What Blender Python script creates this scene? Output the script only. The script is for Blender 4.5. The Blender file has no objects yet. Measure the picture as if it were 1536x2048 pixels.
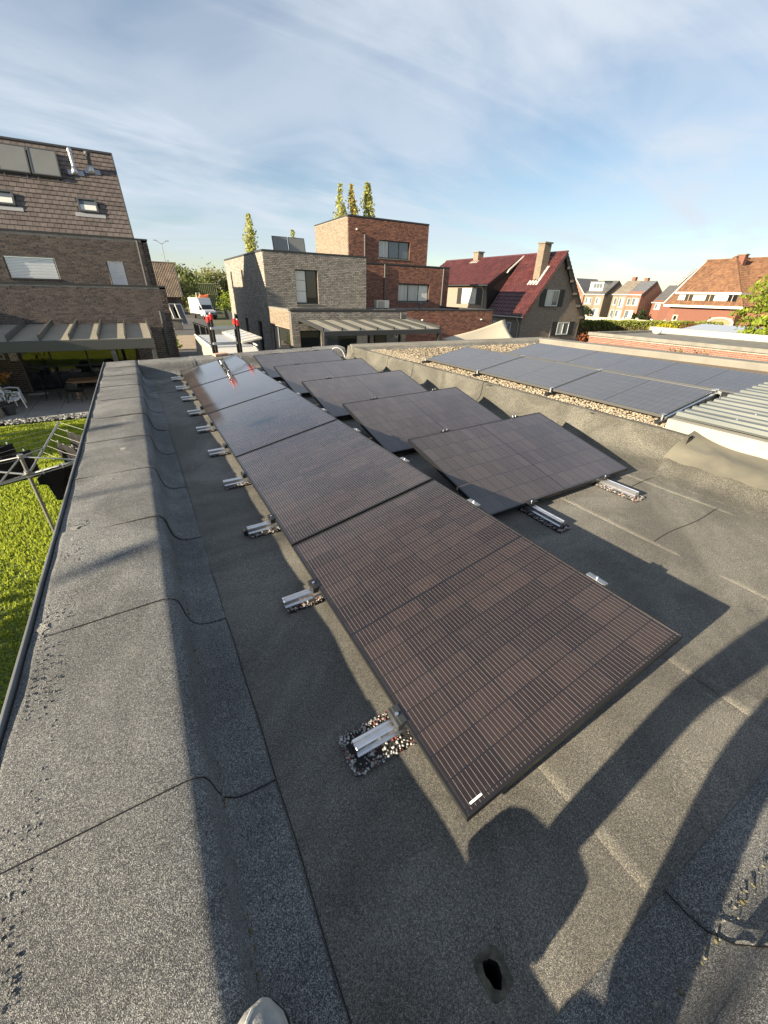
import bpy, bmesh, math, random
import numpy as np
from mathutils import Matrix, Vector
random.seed(7); rng = np.random.default_rng(7)
S = bpy.context.scene
C = S.collection
R = math.radians
# ---------------------------------------------------------------- camera, sky, sun, exposure
CAM = Vector((0, 0, 1.56))
pitch, roll, yaw = 0.50964, 0.02574, 0.52886
fw = Vector((math.sin(yaw)*math.cos(pitch), math.cos(yaw)*math.cos(pitch), -math.sin(pitch)))
rt = Vector((math.cos(yaw), -math.sin(yaw), 0)); up = rt.cross(fw)
rt, up = math.cos(roll)*rt + math.sin(roll)*up, -math.sin(roll)*rt + math.cos(roll)*up
cd = bpy.data.cameras.new('camera'); cam = bpy.data.objects.new('camera', cd); C.objects.link(cam)
cam.matrix_world = Matrix(((rt.x, up.x, -fw.x, CAM.x), (rt.y, up.y, -fw.y, CAM.y), (rt.z, up.z, -fw.z, CAM.z), (0, 0, 0, 1)))
cd.sensor_fit = 'HORIZONTAL'; cd.sensor_width = 36; cd.lens = 36*782.6/1536
cd.clip_start = 0.02; cd.clip_end = 3000
S.camera = cam
SUN_EL, SUN_AZ = R(18.2), R(-94.9)          # azimuth measured from +Y towards +X
sd = Vector((math.cos(SUN_EL)*math.sin(SUN_AZ), math.cos(SUN_EL)*math.cos(SUN_AZ), math.sin(SUN_EL)))
sl = bpy.data.lights.new('sun', 'SUN'); sl.energy = 5.0; sl.angle = R(0.53); sl.color = (1.0, 0.85, 0.62)
so = bpy.data.objects.new('sun', sl); C.objects.link(so); so.rotation_euler = (-sd).to_track_quat('-Z', 'Y').to_euler()
so.location = (-30, 0, 20)
W = bpy.data.worlds.new('World'); S.world = W; W.use_nodes = True
nt = W.node_tree; nt.nodes.clear()
def wn(t, **k):
    n = nt.nodes.new(t)
    for a, b in k.items(): setattr(n, a, b)
    return n
def wl(a, b): nt.links.new(a, b)
sky = wn('ShaderNodeTexSky', sky_type='NISHITA', sun_disc=False, sun_elevation=SUN_EL, sun_rotation=SUN_AZ, altitude=20, air_density=1.0, dust_density=0.25, ozone_density=1.6)
bg = wn('ShaderNodeBackground'); out = wn('ShaderNodeOutputWorld')
tc = wn('ShaderNodeTexCoord'); sep = wn('ShaderNodeSeparateXYZ'); wl(tc.outputs['Generated'], sep.inputs[0])
def wm(op, a, b=None):
    n = wn('ShaderNodeMath', operation=op)
    for i, v in enumerate((a, b)):
        if v is None: continue
        if isinstance(v, (int, float)): n.inputs[i].default_value = v
        else: wl(v, n.inputs[i])
    return n.outputs[0]
zc = wm('ADD', wm('MAXIMUM', sep.outputs[2], 0.0), 0.16)
comb = wn('ShaderNodeCombineXYZ'); wl(wm('DIVIDE', sep.outputs[0], zc), comb.inputs[0]); wl(wm('DIVIDE', sep.outputs[1], zc), comb.inputs[1])
def cloud(rot, scale, nscale, det, rough, dist, lo, hi, off=0):
    mp = wn('ShaderNodeMapping'); mp.inputs['Rotation'].default_value = (0, 0, rot); mp.inputs['Scale'].default_value = scale; mp.inputs['Location'].default_value = (off, off*0.7, off)
    wl(comb.outputs[0], mp.inputs[0])
    nz = wn('ShaderNodeTexNoise'); nz.inputs['Scale'].default_value = nscale; nz.inputs['Detail'].default_value = det; nz.inputs['Roughness'].default_value = rough; nz.inputs['Distortion'].default_value = dist
    wl(mp.outputs[0], nz.inputs['Vector'])
    mr = wn('ShaderNodeMapRange'); mr.inputs[1].default_value = lo; mr.inputs[2].default_value = hi; wl(nz.outputs[0], mr.inputs[0]); mr.interpolation_type = 'SMOOTHSTEP'
    return mr.outputs[0]
c1 = cloud(R(20), (0.70, 1.0, 1), 0.85, 10, 0.54, 0.9, 0.36, 0.66, 2.4)
c2 = cloud(R(8), (0.34, 1.0, 1), 1.3, 9, 0.58, 1.3, 0.40, 0.74, 7.7)
cl = wm('MINIMUM', wm('ADD', wm('ADD', wm('MULTIPLY', c1, 0.52), wm('MULTIPLY', c2, 0.46)), 0.10), 0.94)
hz = wn('ShaderNodeMapRange'); hz.inputs[1].default_value = 0.0; hz.inputs[2].default_value = 0.10; wl(sep.outputs[2], hz.inputs[0])
cl = wm('MULTIPLY', cl, wm('ADD', wm('MULTIPLY', hz.outputs[0], 0.75), 0.25))
mix = wn('ShaderNodeMix', data_type='RGBA'); wl(cl, mix.inputs[0]); wl(sky.outputs[0], mix.inputs[6]); mix.inputs[7].default_value = (5.0, 5.5, 6.15, 1)
wl(mix.outputs[2], bg.inputs[0]); bg.inputs[1].default_value = 0.05; wl(bg.outputs[0], out.inputs[0])
S.view_settings.view_transform = 'Standard'; S.view_settings.look = 'None'; S.view_settings.gamma = 1; S.view_settings.use_curve_mapping = False
S.view_settings.exposure = 1.58
S.render.resolution_x = 768; S.render.resolution_y = 1024
S.render.engine = 'CYCLES'
# the flat roof falls a little towards its drain: roof frame -> level world
MD = Matrix(((0.999498, -0.003726, -0.031456), (0.003695, 0.999993, -0.001069), (0.031460, 0.000952, 0.999505))).to_4x4()
MD = Matrix.Translation(CAM) @ MD @ Matrix.Translation(-CAM)
G = -2.9                                      # garden level
# ---------------------------------------------------------------- materials
MATS = {}
def mat(name, col, rough=0.7, metal=0.0, var=0.0, vscale=3.0, col2=None, island=0.0, bump=0.0, bscale=60.0, spec=0.5, coat=0.0, coords='Object', detail=4, rnd=0.0, lo=0.35, hi=0.65, stretch=None, emit=None, trans=0.0):
    """Principled material: base colour varied by noise, by mesh island and by object."""
    m = bpy.data.materials.new(name); m.use_nodes = True; t = m.node_tree; N = t.nodes; L = t.links
    b = N['Principled BSDF']; b.inputs['Roughness'].default_value = rough; b.inputs['Metallic'].default_value = metal
    b.inputs['Specular IOR Level'].default_value = spec
    if coat: b.inputs['Coat Weight'].default_value = coat; b.inputs['Coat Roughness'].default_value = 0.05
    if trans: b.inputs['Transmission Weight'].default_value = trans
    if emit: b.inputs['Emission Color'].default_value = (*emit[:3], 1); b.inputs['Emission Strength'].default_value = emit[3]
    c2 = col2 or tuple(min(1, c*0.55) for c in col)
    src = None
    tcn = N.new('ShaderNodeTexCoord'); vec = tcn.outputs[coords]
    if stretch:
        mp = N.new('ShaderNodeMapping'); mp.inputs['Scale'].default_value = stretch; L.new(vec, mp.inputs[0]); vec = mp.outputs[0]
    if var or island or rnd:
        fac = None
        def add(o, amt):
            nonlocal fac
            mu = N.new('ShaderNodeMath'); mu.operation = 'MULTIPLY'; L.new(o, mu.inputs[0]); mu.inputs[1].default_value = amt
            if fac is None: fac = mu.outputs[0]
            else:
                a = N.new('ShaderNodeMath'); a.operation = 'ADD'; L.new(fac, a.inputs[0]); L.new(mu.outputs[0], a.inputs[1]); fac = a.outputs[0]
        if var:
            nz = N.new('ShaderNodeTexNoise'); nz.inputs['Scale'].default_value = vscale; nz.inputs['Detail'].default_value = detail; L.new(vec, nz.inputs['Vector'])
            mr = N.new('ShaderNodeMapRange'); mr.inputs[1].default_value = lo; mr.inputs[2].default_value = hi; L.new(nz.outputs[0], mr.inputs[0]); add(mr.outputs[0], var)
        if island:
            g = N.new('ShaderNodeNewGeometry'); add(g.outputs['Random Per Island'], island)
        if rnd:
            oi = N.new('ShaderNodeObjectInfo'); add(oi.outputs['Random'], rnd)
        mx = N.new('ShaderNodeMix'); mx.data_type = 'RGBA'; L.new(fac, mx.inputs[0]); mx.inputs[6].default_value = (*col, 1); mx.inputs[7].default_value = (*c2, 1)
        L.new(mx.outputs[2], b.inputs['Base Color'])
    else:
        b.inputs['Base Color'].default_value = (*col, 1)
    if bump:
        nz = N.new('ShaderNodeTexNoise'); nz.inputs['Scale'].default_value = bscale; nz.inputs['Detail'].default_value = 3; L.new(vec, nz.inputs['Vector'])
        bp = N.new('ShaderNodeBump'); bp.inputs['Strength'].default_value = bump; bp.inputs['Distance'].default_value = 0.02; L.new(nz.outputs[0], bp.inputs['Height']); L.new(bp.outputs[0], b.inputs['Normal'])
    MATS[name] = m; return m
def granule_mat(name, base, light, dark, gscale=420, lightamt=0.5, moss=0.0, patch=0.35):
    """Mineral-granule bitumen felt: fine light and dark grit over a dark ground, blotches and lichen."""
    m = bpy.data.materials.new(name); m.use_nodes = True; t = m.node_tree; N = t.nodes; L = t.links; b = N['Principled BSDF']
    b.inputs['Roughness'].default_value = 0.85; b.inputs['Specular IOR Level'].default_value = 0.35
    tcn = N.new('ShaderNodeTexCoord'); vec = tcn.outputs['Object']
    v = N.new('ShaderNodeTexVoronoi'); v.inputs['Scale'].default_value = gscale; L.new(vec, v.inputs['Vector'])
    s = N.new('ShaderNodeSeparateColor'); L.new(v.outputs['Color'], s.inputs[0])
    mr = N.new('ShaderNodeMapRange'); mr.inputs[1].default_value = 1-lightamt; mr.inputs[2].default_value = 1.0; L.new(s.outputs[0], mr.inputs[0])
    m1 = N.new('ShaderNodeMix'); m1.data_type = 'RGBA'; L.new(mr.outputs[0], m1.inputs[0]); m1.inputs[6].default_value = (*dark, 1); m1.inputs[7].default_value = (*light, 1)
    nz = N.new('ShaderNodeTexNoise'); nz.inputs['Scale'].default_value = 2.2; nz.inputs['Detail'].default_value = 6; nz.inputs['Roughness'].default_value = 0.65; L.new(vec, nz.inputs['Vector'])
    mr2 = N.new('ShaderNodeMapRange'); mr2.inputs[1].default_value = 0.35; mr2.inputs[2].default_value = 0.7; mr2.inputs[3].default_value = 0; mr2.inputs[4].default_value = patch; L.new(nz.outputs[0], mr2.inputs[0])
    m2 = N.new('ShaderNodeMix'); m2.data_type = 'RGBA'; L.new(mr2.outputs[0], m2.inputs[0]); L.new(m1.outputs[2], m2.inputs[6]); m2.inputs[7].default_value = (*base, 1)
    last = m2.outputs[2]
    # pale rain stains
    nz2 = N.new('ShaderNodeTexNoise'); nz2.inputs['Scale'].default_value = 9; nz2.inputs['Detail'].default_value = 7; nz2.inputs['Roughness'].default_value = 0.7; L.new(vec, nz2.inputs['Vector'])
    mr3 = N.new('ShaderNodeMapRange'); mr3.inputs[1].default_value = 0.60; mr3.inputs[2].default_value = 0.80; mr3.inputs[4].default_value = 0.5; L.new(nz2.outputs[0], mr3.inputs[0])
    m3 = N.new('ShaderNodeMix'); m3.data_type = 'RGBA'; L.new(mr3.outputs[0], m3.inputs[0]); L.new(last, m3.inputs[6]); m3.inputs[7].default_value = (light[0]*0.55, light[1]*0.55, light[2]*0.5, 1)
    last = m3.outputs[2]
    st = N.new('ShaderNodeTexNoise'); st.inputs['Scale'].default_value = 1.1; st.inputs['Detail'].default_value = 9; st.inputs['Roughness'].default_value = 0.6; st.inputs['Distortion'].default_value = 1.6; L.new(vec, st.inputs['Vector'])
    mr4 = N.new('ShaderNodeMapRange'); mr4.inputs[1].default_value = 0.40; mr4.inputs[2].default_value = 0.62; mr4.inputs[3].default_value = 0.72; mr4.inputs[4].default_value = 1.16; L.new(st.outputs[0], mr4.inputs[0])
    m5 = N.new('ShaderNodeMix'); m5.data_type = 'RGBA'; m5.blend_type = 'MULTIPLY'; m5.inputs[0].default_value = 1.0; L.new(last, m5.inputs[6]); cbn = N.new('ShaderNodeCombineColor'); [L.new(mr4.outputs[0], cbn.inputs[q]) for q in range(3)]; L.new(cbn.outputs[0], m5.inputs[7]); last = m5.outputs[2]
    # coarser grit that still reads a few metres away
    gm = N.new('ShaderNodeTexNoise'); gm.inputs['Scale'].default_value = gscale*0.26; gm.inputs['Detail'].default_value = 1; L.new(vec, gm.inputs['Vector'])
    mrg = N.new('ShaderNodeMapRange'); mrg.inputs[1].default_value = 0.34; mrg.inputs[2].default_value = 0.66; mrg.inputs[3].default_value = 0.74; mrg.inputs[4].default_value = 1.26; L.new(gm.outputs[0], mrg.inputs[0])
    m7 = N.new('ShaderNodeMix'); m7.data_type = 'RGBA'; m7.blend_type = 'MULTIPLY'; m7.inputs[0].default_value = 1.0; L.new(last, m7.inputs[6]); cb7 = N.new('ShaderNodeCombineColor'); [L.new(mrg.outputs[0], cb7.inputs[q]) for q in range(3)]; L.new(cb7.outputs[0], m7.inputs[7]); last = m7.outputs[2]
    # scuffs: short pale scratches
    sc = N.new('ShaderNodeTexNoise'); sc.inputs['Scale'].default_value = 26; sc.inputs['Detail'].default_value = 2; mpn = N.new('ShaderNodeMapping'); mpn.inputs['Scale'].default_value = (1, 0.22, 1); mpn.inputs['Rotation'].default_value = (0, 0, 0.7); L.new(vec, mpn.inputs[0]); L.new(mpn.outputs[0], sc.inputs['Vector'])
    mr5 = N.new('ShaderNodeMapRange'); mr5.inputs[1].default_value = 0.735; mr5.inputs[2].default_value = 0.78; mr5.inputs[4].default_value = 0.6; L.new(sc.outputs[0], mr5.inputs[0])
    m6 = N.new('ShaderNodeMix'); m6.data_type = 'RGBA'; L.new(mr5.outputs[0], m6.inputs[0]); L.new(last, m6.inputs[6]); m6.inputs[7].default_value = (light[0]*0.9, light[1]*0.9, light[2]*0.85, 1); last = m6.outputs[2]
    L.new(last, b.inputs['Base Color'])
    nb = N.new('ShaderNodeTexNoise'); nb.inputs['Scale'].default_value = gscale*0.8; nb.inputs['Detail'].default_value = 2; L.new(vec, nb.inputs['Vector'])
    bp = N.new('ShaderNodeBump'); bp.inputs['Strength'].default_value = 0.9; bp.inputs['Distance'].default_value = 0.0048; L.new(nb.outputs[0], bp.inputs['Height'])
    nb2 = N.new('ShaderNodeTexNoise'); nb2.inputs['Scale'].default_value = 7; nb2.inputs['Detail'].default_value = 5; L.new(vec, nb2.inputs['Vector'])
    bp2 = N.new('ShaderNodeBump'); bp2.inputs['Strength'].default_value = 0.35; bp2.inputs['Distance'].default_value = 0.02; L.new(nb2.outputs[0], bp2.inputs['Height']); L.new(bp.outputs[0], bp2.inputs['Normal'])
    L.new(bp2.outputs[0], b.inputs['Normal'])
    MATS[name] = m; return m
def panel_mat(name, long_axis, Lp, Wp, cell, cell2, line, lw, rough, gap=(0.012, 0.012, 0.014), spec=0.5, nlines=60, coatw=1.0):
    """All-black half-cut module: 6 x 18 half cells behind glass, printed wires along the long side."""
    m = bpy.data.materials.new(name); m.use_nodes = True; t = m.node_tree; N = t.nodes; L = t.links; b = N['Principled BSDF']
    b.inputs['Roughness'].default_value = rough; b.inputs['Specular IOR Level'].default_value = spec; b.inputs['IOR'].default_value = 1.5; b.inputs['Coat Weight'].default_value = coatw; b.inputs['Coat Roughness'].default_value = 0.085; b.inputs['Coat IOR'].default_value = 1.5
    tcn = N.new('ShaderNodeTexCoord'); sp = N.new('ShaderNodeSeparateXYZ'); L.new(tcn.outputs['Object'], sp.inputs[0])
    def mth(op, a, c=None, d=None):
        n = N.new('ShaderNodeMath'); n.operation = op
        for i, v in enumerate((a, c, d)):
            if v is None: continue
            if isinstance(v, (int, float)): n.inputs[i].default_value = v
            else: L.new(v, n.inputs[i])
        return n.outputs[0]
    lx, wx = sp.outputs[0], sp.outputs[1]                  # local x = long side (0..L), local y = short side (0..W)
    e = 0.022
    lu = mth('DIVIDE', mth('SUBTRACT', lx, e), (Lp-2*e)/18); wu = mth('DIVIDE', mth('SUBTRACT', wx, e), (Wp-2*e)/6)
    fl = mth('FRACT', lu); fwv = mth('FRACT', wu)
    dl = mth('MINIMUM', fl, mth('SUBTRACT', 1, fl)); dw = mth('MINIMUM', fwv, mth('SUBTRACT', 1, fwv))
    gl = mth('LESS_THAN', dl, 0.026); gw = mth('LESS_THAN', dw, 0.020)
    mid = mth('LESS_THAN', mth('ABSOLUTE', mth('SUBTRACT', lx, Lp/2)), 0.006)
    wn_ = N.new('ShaderNodeTexWhiteNoise'); wn_.noise_dimensions = '2D'; cb = N.new('ShaderNodeCombineXYZ'); L.new(mth('FLOOR', lu), cb.inputs[0]); L.new(mth('FLOOR', wu), cb.inputs[1]); L.new(cb.outputs[0], wn_.inputs['Vector'])
    nz = N.new('ShaderNodeTexNoise'); nz.inputs['Scale'].default_value = 3.0; L.new(tcn.outputs['Object'], nz.inputs['Vector'])
    mx = N.new('ShaderNodeMix'); mx.data_type = 'RGBA'; L.new(mth('ADD', mth('MULTIPLY', wn_.outputs[0], 0.70), mth('MULTIPLY', nz.outputs[0], 0.25)), mx.inputs[0]); mx.inputs[6].default_value = (*cell, 1); mx.inputs[7].default_value = (*cell2, 1)
    # wires
    fr = mth('FRACT', mth('MULTIPLY', wu, nlines/6)); dline = mth('ABSOLUTE', mth('SUBTRACT', fr, 0.5)); ln = mth('LESS_THAN', dline, lw)
    # dashes: the wire print thins out between half cells
    ln = mth('MULTIPLY', ln, mth('SUBTRACT', 1, mth('MAXIMUM', gl, gw)))
    m2 = N.new('ShaderNodeMix'); m2.data_type = 'RGBA'; L.new(ln, m2.inputs[0]); L.new(mx.outputs[2], m2.inputs[6]); m2.inputs[7].default_value = (*line, 1)
    m3 = N.new('ShaderNodeMix'); m3.data_type = 'RGBA'; L.new(mth('MAXIMUM', mth('MULTIPLY', mth('MAXIMUM', gl, gw), 0.75), mid), m3.inputs[0]); L.new(m2.outputs[2], m3.inputs[6]); m3.inputs[7].default_value = (0.008, 0.008, 0.010, 1)
    # thin dust film
    d = N.new('ShaderNodeTexNoise'); d.inputs['Scale'].default_value = 14; d.inputs['Detail'].default_value = 8; d.inputs['Roughness'].default_value = 0.7; L.new(tcn.outputs['Object'], d.inputs['Vector'])
    mr = N.new('ShaderNodeMapRange'); mr.inputs[1].default_value = 0.5; mr.inputs[2].default_value = 0.85; mr.inputs[4].default_value = 0.10; L.new(d.outputs[0], mr.inputs[0])
    m4 = N.new('ShaderNodeMix'); m4.data_type = 'RGBA'; L.new(mr.outputs[0], m4.inputs[0]); L.new(m3.outputs[2], m4.inputs[6]); m4.inputs[7].default_value = (0.16, 0.14, 0.11, 1)
    L.new(m4.outputs[2], b.inputs['Base Color'])
    rr = N.new('ShaderNodeMapRange'); rr.inputs[3].default_value = rough*0.8; rr.inputs[4].default_value = rough*1.5; L.new(d.outputs[0], rr.inputs[0]); L.new(rr.outputs[0], b.inputs['Roughness'])
    MATS[name] = m; return m
def glass_mat(name, tint, alpha, rough=0.03):
    """Clear or tinted sheet: part see-through, part mirror."""
    m = bpy.data.materials.new(name); m.use_nodes = True; t = m.node_tree; N = t.nodes; L = t.links; N.remove(N['Principled BSDF'])
    o = N['Material Output']; tr = N.new('ShaderNodeBsdfTransparent'); tr.inputs[0].default_value = (*tint, 1)
    p = N.new('ShaderNodeBsdfPrincipled'); p.inputs['Base Color'].default_value = (*[c*0.35 for c in tint], 1); p.inputs['Roughness'].default_value = rough
    mx = N.new('ShaderNodeMixShader'); mx.inputs[0].default_value = alpha; L.new(tr.outputs[0], mx.inputs[1]); L.new(p.outputs[0], mx.inputs[2]); L.new(mx.outputs[0], o.inputs[0])
    MATS[name] = m; return m
granule_mat('felt', (0.155, 0.157, 0.157), (0.46, 0.455, 0.43), (0.070, 0.073, 0.077), 560, 0.52)
granule_mat('felt_deck', (0.165, 0.156, 0.136), (0.40, 0.375, 0.305), (0.090, 0.089, 0.087), 640, 0.52, patch=0.5)
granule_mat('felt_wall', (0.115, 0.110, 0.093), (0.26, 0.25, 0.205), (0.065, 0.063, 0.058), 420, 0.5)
mat('felt_worn', (0.38, 0.37, 0.33), 0.9, var=1, vscale=160, col2=(0.16, 0.155, 0.145), bump=0.6, bscale=200)
mat('bitumen', (0.008, 0.008, 0.009), 0.38)
mat('felt_smooth', (0.16, 0.15, 0.115), 0.5, var=1, vscale=2.5, col2=(0.09, 0.086, 0.07), bump=0.3, bscale=9)
mat('alu', (0.80, 0.81, 0.83), 0.30, 1.0, var=0.5, vscale=30, col2=(0.62, 0.63, 0.65))
mat('alu_dull', (0.42, 0.43, 0.44), 0.48, 0.9, var=0.6, vscale=8, col2=(0.40, 0.41, 0.42))
mat('trim_metal', (0.20, 0.205, 0.205), 0.55, 0.1, var=0.6, vscale=5, col2=(0.13, 0.135, 0.14))
mat('black_frame', (0.022, 0.022, 0.024), 0.38, 0.4)
mat('grey_frame', (0.17, 0.17, 0.165), 0.42, 0.6)
mat('black_plastic', (0.012, 0.012, 0.013), 0.45)
mat('rubber', (0.016, 0.015, 0.015), 0.85, bump=0.8, bscale=140)
mat('chips', (0.50, 0.49, 0.47), 0.7, island=1.0, col2=(0.018, 0.017, 0.017))
mat('chips_red', (0.22, 0.05, 0.035), 0.75, island=0.8)
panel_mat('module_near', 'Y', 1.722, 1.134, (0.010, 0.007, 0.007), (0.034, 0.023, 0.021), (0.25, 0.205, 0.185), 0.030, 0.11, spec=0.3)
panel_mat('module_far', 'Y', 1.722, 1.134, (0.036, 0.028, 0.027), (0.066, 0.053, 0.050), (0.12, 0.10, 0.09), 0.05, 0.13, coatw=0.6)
panel_mat('module_old', 'Y', 1.46, 0.99, (0.080, 0.082, 0.094), (0.094, 0.096, 0.108), (0.11, 0.11, 0.115), 0.05, 0.32, coatw=0.3)
mat('white_sticker', (0.8, 0.8, 0.78), 0.5)
def brickmat(name, a, b_, rough=0.85): return mat(name, a, rough, col2=b_, island=0.75, rnd=0.0, var=0.35, vscale=9, bump=0.45, bscale=45)
brickmat('brick_dark', (0.165, 0.125, 0.106), (0.070, 0.054, 0.048))
brickmat('brick_grey', (0.40, 0.36, 0.31), (0.20, 0.18, 0.158))
brickmat('brick_red', (0.36, 0.165, 0.110), (0.15, 0.072, 0.054))
brickmat('brick_orange', (0.235, 0.100, 0.066), (0.150, 0.062, 0.043))
brickmat('brick_tan', (0.25, 0.205, 0.155), (0.155, 0.125, 0.095))
brickmat('brick_brown', (0.31, 0.25, 0.20), (0.20, 0.155, 0.125))
mat('mortar_dark', (0.34, 0.315, 0.28), 0.95, var=0.5, vscale=3)
mat('mortar_grey', (0.15, 0.14, 0.128), 0.95, var=0.5, vscale=3)
mat('mortar_red', (0.085, 0.058, 0.048), 0.95, var=0.5, vscale=3)
mat('mortar_pale', (0.30, 0.245, 0.19), 0.95, var=0.4, vscale=3)
mat('coping', (0.050, 0.050, 0.052), 0.5, 0.3)
mat('coping_grey', (0.20, 0.19, 0.165), 0.75, var=0.6, vscale=2)
mat('tile_brown', (0.150, 0.122, 0.110), 0.7, col2=(0.085, 0.070, 0.064), island=0.7, var=0.4, vscale=1.5, rnd=0.0, bump=0.3, bscale=25)
mat('tile_red', (0.105, 0.030, 0.027), 0.24, col2=(0.055, 0.017, 0.017), island=0.8, var=0.3, vscale=2, coat=0.6)
mat('tile_orange', (0.225, 0.118, 0.062), 0.8, col2=(0.115, 0.058, 0.034), island=0.7, var=0.5, vscale=1.2)
mat('tile_old', (0.24, 0.180, 0.130), 0.85, col2=(0.13, 0.098, 0.072), island=0.7, var=0.6, vscale=1.0)
mat('slate', (0.115, 0.115, 0.118), 0.6, col2=(0.07, 0.07, 0.075), island=0.6, var=0.4, vscale=1)
mat('tile_grey', (0.23, 0.20, 0.165), 0.8, col2=(0.14, 0.125, 0.105), island=0.6, var=0.5, vscale=0.8)
mat('shutter_white', (0.62, 0.64, 0.68), 0.45, var=0.3, vscale=1.5, col2=(0.5, 0.52, 0.57))
mat('frame_dark', (0.026, 0.027, 0.030), 0.4)
mat('frame_white', (0.58, 0.57, 0.54), 0.4)
mat('white_paint', (0.55, 0.545, 0.52), 0.5, var=0.3, vscale=1.2, col2=(0.45, 0.445, 0.41))
mat('cream_paint', (0.42, 0.375, 0.29), 0.6, var=0.4, vscale=1.0, col2=(0.55, 0.48, 0.37))
mat('pane', (0.012, 0.014, 0.016), 0.02, spec=0.9)
mat('pane_blue', (0.10, 0.12, 0.14), 0.03, spec=0.9)
mat('curtain', (0.55, 0.55, 0.52), 0.25, var=1, vscale=1, stretch=(22, 22, 0.3), col2=(0.33, 0.34, 0.33), coat=0.8)
mat('blind', (0.66, 0.65, 0.60), 0.3, coat=0.5)
mat('door_brown', (0.055, 0.030, 0.024), 0.6, var=0.6, vscale=4, stretch=(8, 8, 0.6))
mat('shutter_black', (0.018, 0.016, 0.015), 0.55)
mat('metal_dark', (0.095, 0.098, 0.100), 0.42, 0.3)
mat('metal_anthracite', (0.042, 0.045, 0.048), 0.4, 0.2)
mat('zinc', (0.34, 0.345, 0.35), 0.45, 0.7, var=0.5, vscale=2)
mat('flue_steel', (0.5, 0.5, 0.51), 0.35, 0.9)
mat('absorber', (0.17, 0.175, 0.165), 0.22, var=0.3, vscale=0.7, coat=0.4)  # sky reflection on the collectors is put into this grey base
mat('roof_glass', (0.36, 0.335, 0.27), 0.35, var=0.6, vscale=2, col2=(0.27, 0.255, 0.21), trans=0.0)
mat('lawn_soil', (0.17, 0.22, 0.04), 0.95, var=1, vscale=30, col2=(0.035, 0.062, 0.012), bump=0.5, bscale=60)
mat('terrain', (0.075, 0.095, 0.035), 0.95, var=1, vscale=0.15, col2=(0.10, 0.085, 0.05))
mat('terrace_slab', (0.33, 0.325, 0.31), 0.7, rnd=0.35, var=0.5, vscale=2.5, col2=(0.25, 0.245, 0.235))
mat('joint', (0.13, 0.12, 0.11), 0.95)
mat('paver', (0.42, 0.33, 0.23), 0.9, rnd=0.3, island=0.3, var=0.6, vscale=1.5, col2=(0.28, 0.22, 0.155))
mat('asphalt', (0.085, 0.080, 0.075), 0.9, var=1, vscale=1.2, col2=(0.06, 0.057, 0.055), bump=0.3, bscale=80)
mat('pebble', (0.44, 0.375, 0.275), 0.75, island=1.0, col2=(0.20, 0.17, 0.13))
mat('pebble_grey', (0.27, 0.27, 0.26), 0.8, island=1.0, col2=(0.08, 0.08, 0.08))
mat('gravel_bed', (0.20, 0.155, 0.10), 0.95, var=1, vscale=60, col2=(0.10, 0.075, 0.05))
mat('lichen', (0.24, 0.24, 0.215), 0.9, island=1.0, col2=(0.10, 0.082, 0.02))
def leaf(name, a, b_, tr=0.42):
    """leaf: part of the light passes through the blade"""
    m = mat(name, a, 0.6, col2=b_, island=0.8, var=0.35, vscale=0.6, spec=0.25); t = m.node_tree; b = t.nodes['Principled BSDF']; o = t.nodes['Material Output']
    tl = t.nodes.new('ShaderNodeBsdfTranslucent'); src = b.inputs['Base Color'].links[0].from_socket; t.links.new(src, tl.inputs[0])
    mx = t.nodes.new('ShaderNodeMixShader'); mx.inputs[0].default_value = tr; t.links.new(b.outputs[0], mx.inputs[1]); t.links.new(tl.outputs[0], mx.inputs[2]); t.links.new(mx.outputs[0], o.inputs[0]); return m
leaf('grass', (0.50, 0.56, 0.07), (0.30, 0.37, 0.045))
leaf('leaf_poplar', (0.56, 0.55, 0.20), (0.32, 0.34, 0.11))
leaf('leaf_poplar_gold', (0.62, 0.52, 0.17), (0.38, 0.34, 0.10))
leaf('leaf_green', (0.27, 0.30, 0.11), (0.14, 0.17, 0.065))
leaf('leaf_olive', (0.36, 0.34, 0.13), (0.18, 0.185, 0.075))
leaf('leaf_dark', (0.045, 0.070, 0.022), (0.020, 0.034, 0.012))
leaf('leaf_hedge', (0.32, 0.35, 0.085), (0.17, 0.20, 0.05))
leaf('leaf_hedge_brown', (0.32, 0.275, 0.12), (0.17, 0.16, 0.065))
leaf('leaf_lime', (0.33, 0.40, 0.045), (0.15, 0.21, 0.025))
leaf('leaf_yellow', (0.55, 0.47, 0.02), (0.32, 0.30, 0.02))
leaf('leaf_rust', (0.26, 0.085, 0.030), (0.12, 0.045, 0.02))
mat('bark', (0.085, 0.065, 0.048), 0.95, var=1, vscale=6, stretch=(4, 4, 1), bump=0.6, bscale=20)
mat('wood', (0.36, 0.22, 0.13), 0.6, var=1, vscale=3, stretch=(1, 14, 14), col2=(0.22, 0.13, 0.08))
mat('wood_pale', (0.52, 0.36, 0.26), 0.8, var=1, vscale=8, col2=(0.38, 0.25, 0.17))
mat('plastic_white', (0.78, 0.79, 0.80), 0.4)
mat('pot', (0.045, 0.047, 0.050), 0.6)
mat('cloth_black', (0.010, 0.010, 0.011), 0.95, bump=0.4, bscale=200)
mat('cloth_grey', (0.32, 0.32, 0.33), 0.95)
mat('trousers', (0.05, 0.055, 0.07), 0.9, bump=0.3, bscale=150)
mat('jacket', (0.035, 0.036, 0.040), 0.85)
mat('skin', (0.48, 0.30, 0.22), 0.55)
mat('hair', (0.05, 0.035, 0.025), 0.8)
mat('shoe', (0.36, 0.35, 0.315), 0.7, var=1, vscale=30, col2=(0.23, 0.235, 0.235), bump=0.15, bscale=120)
mat('shoe_seam', (0.60, 0.585, 0.53), 0.7)
mat('rope', (0.45, 0.46, 0.40), 0.6)
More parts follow.
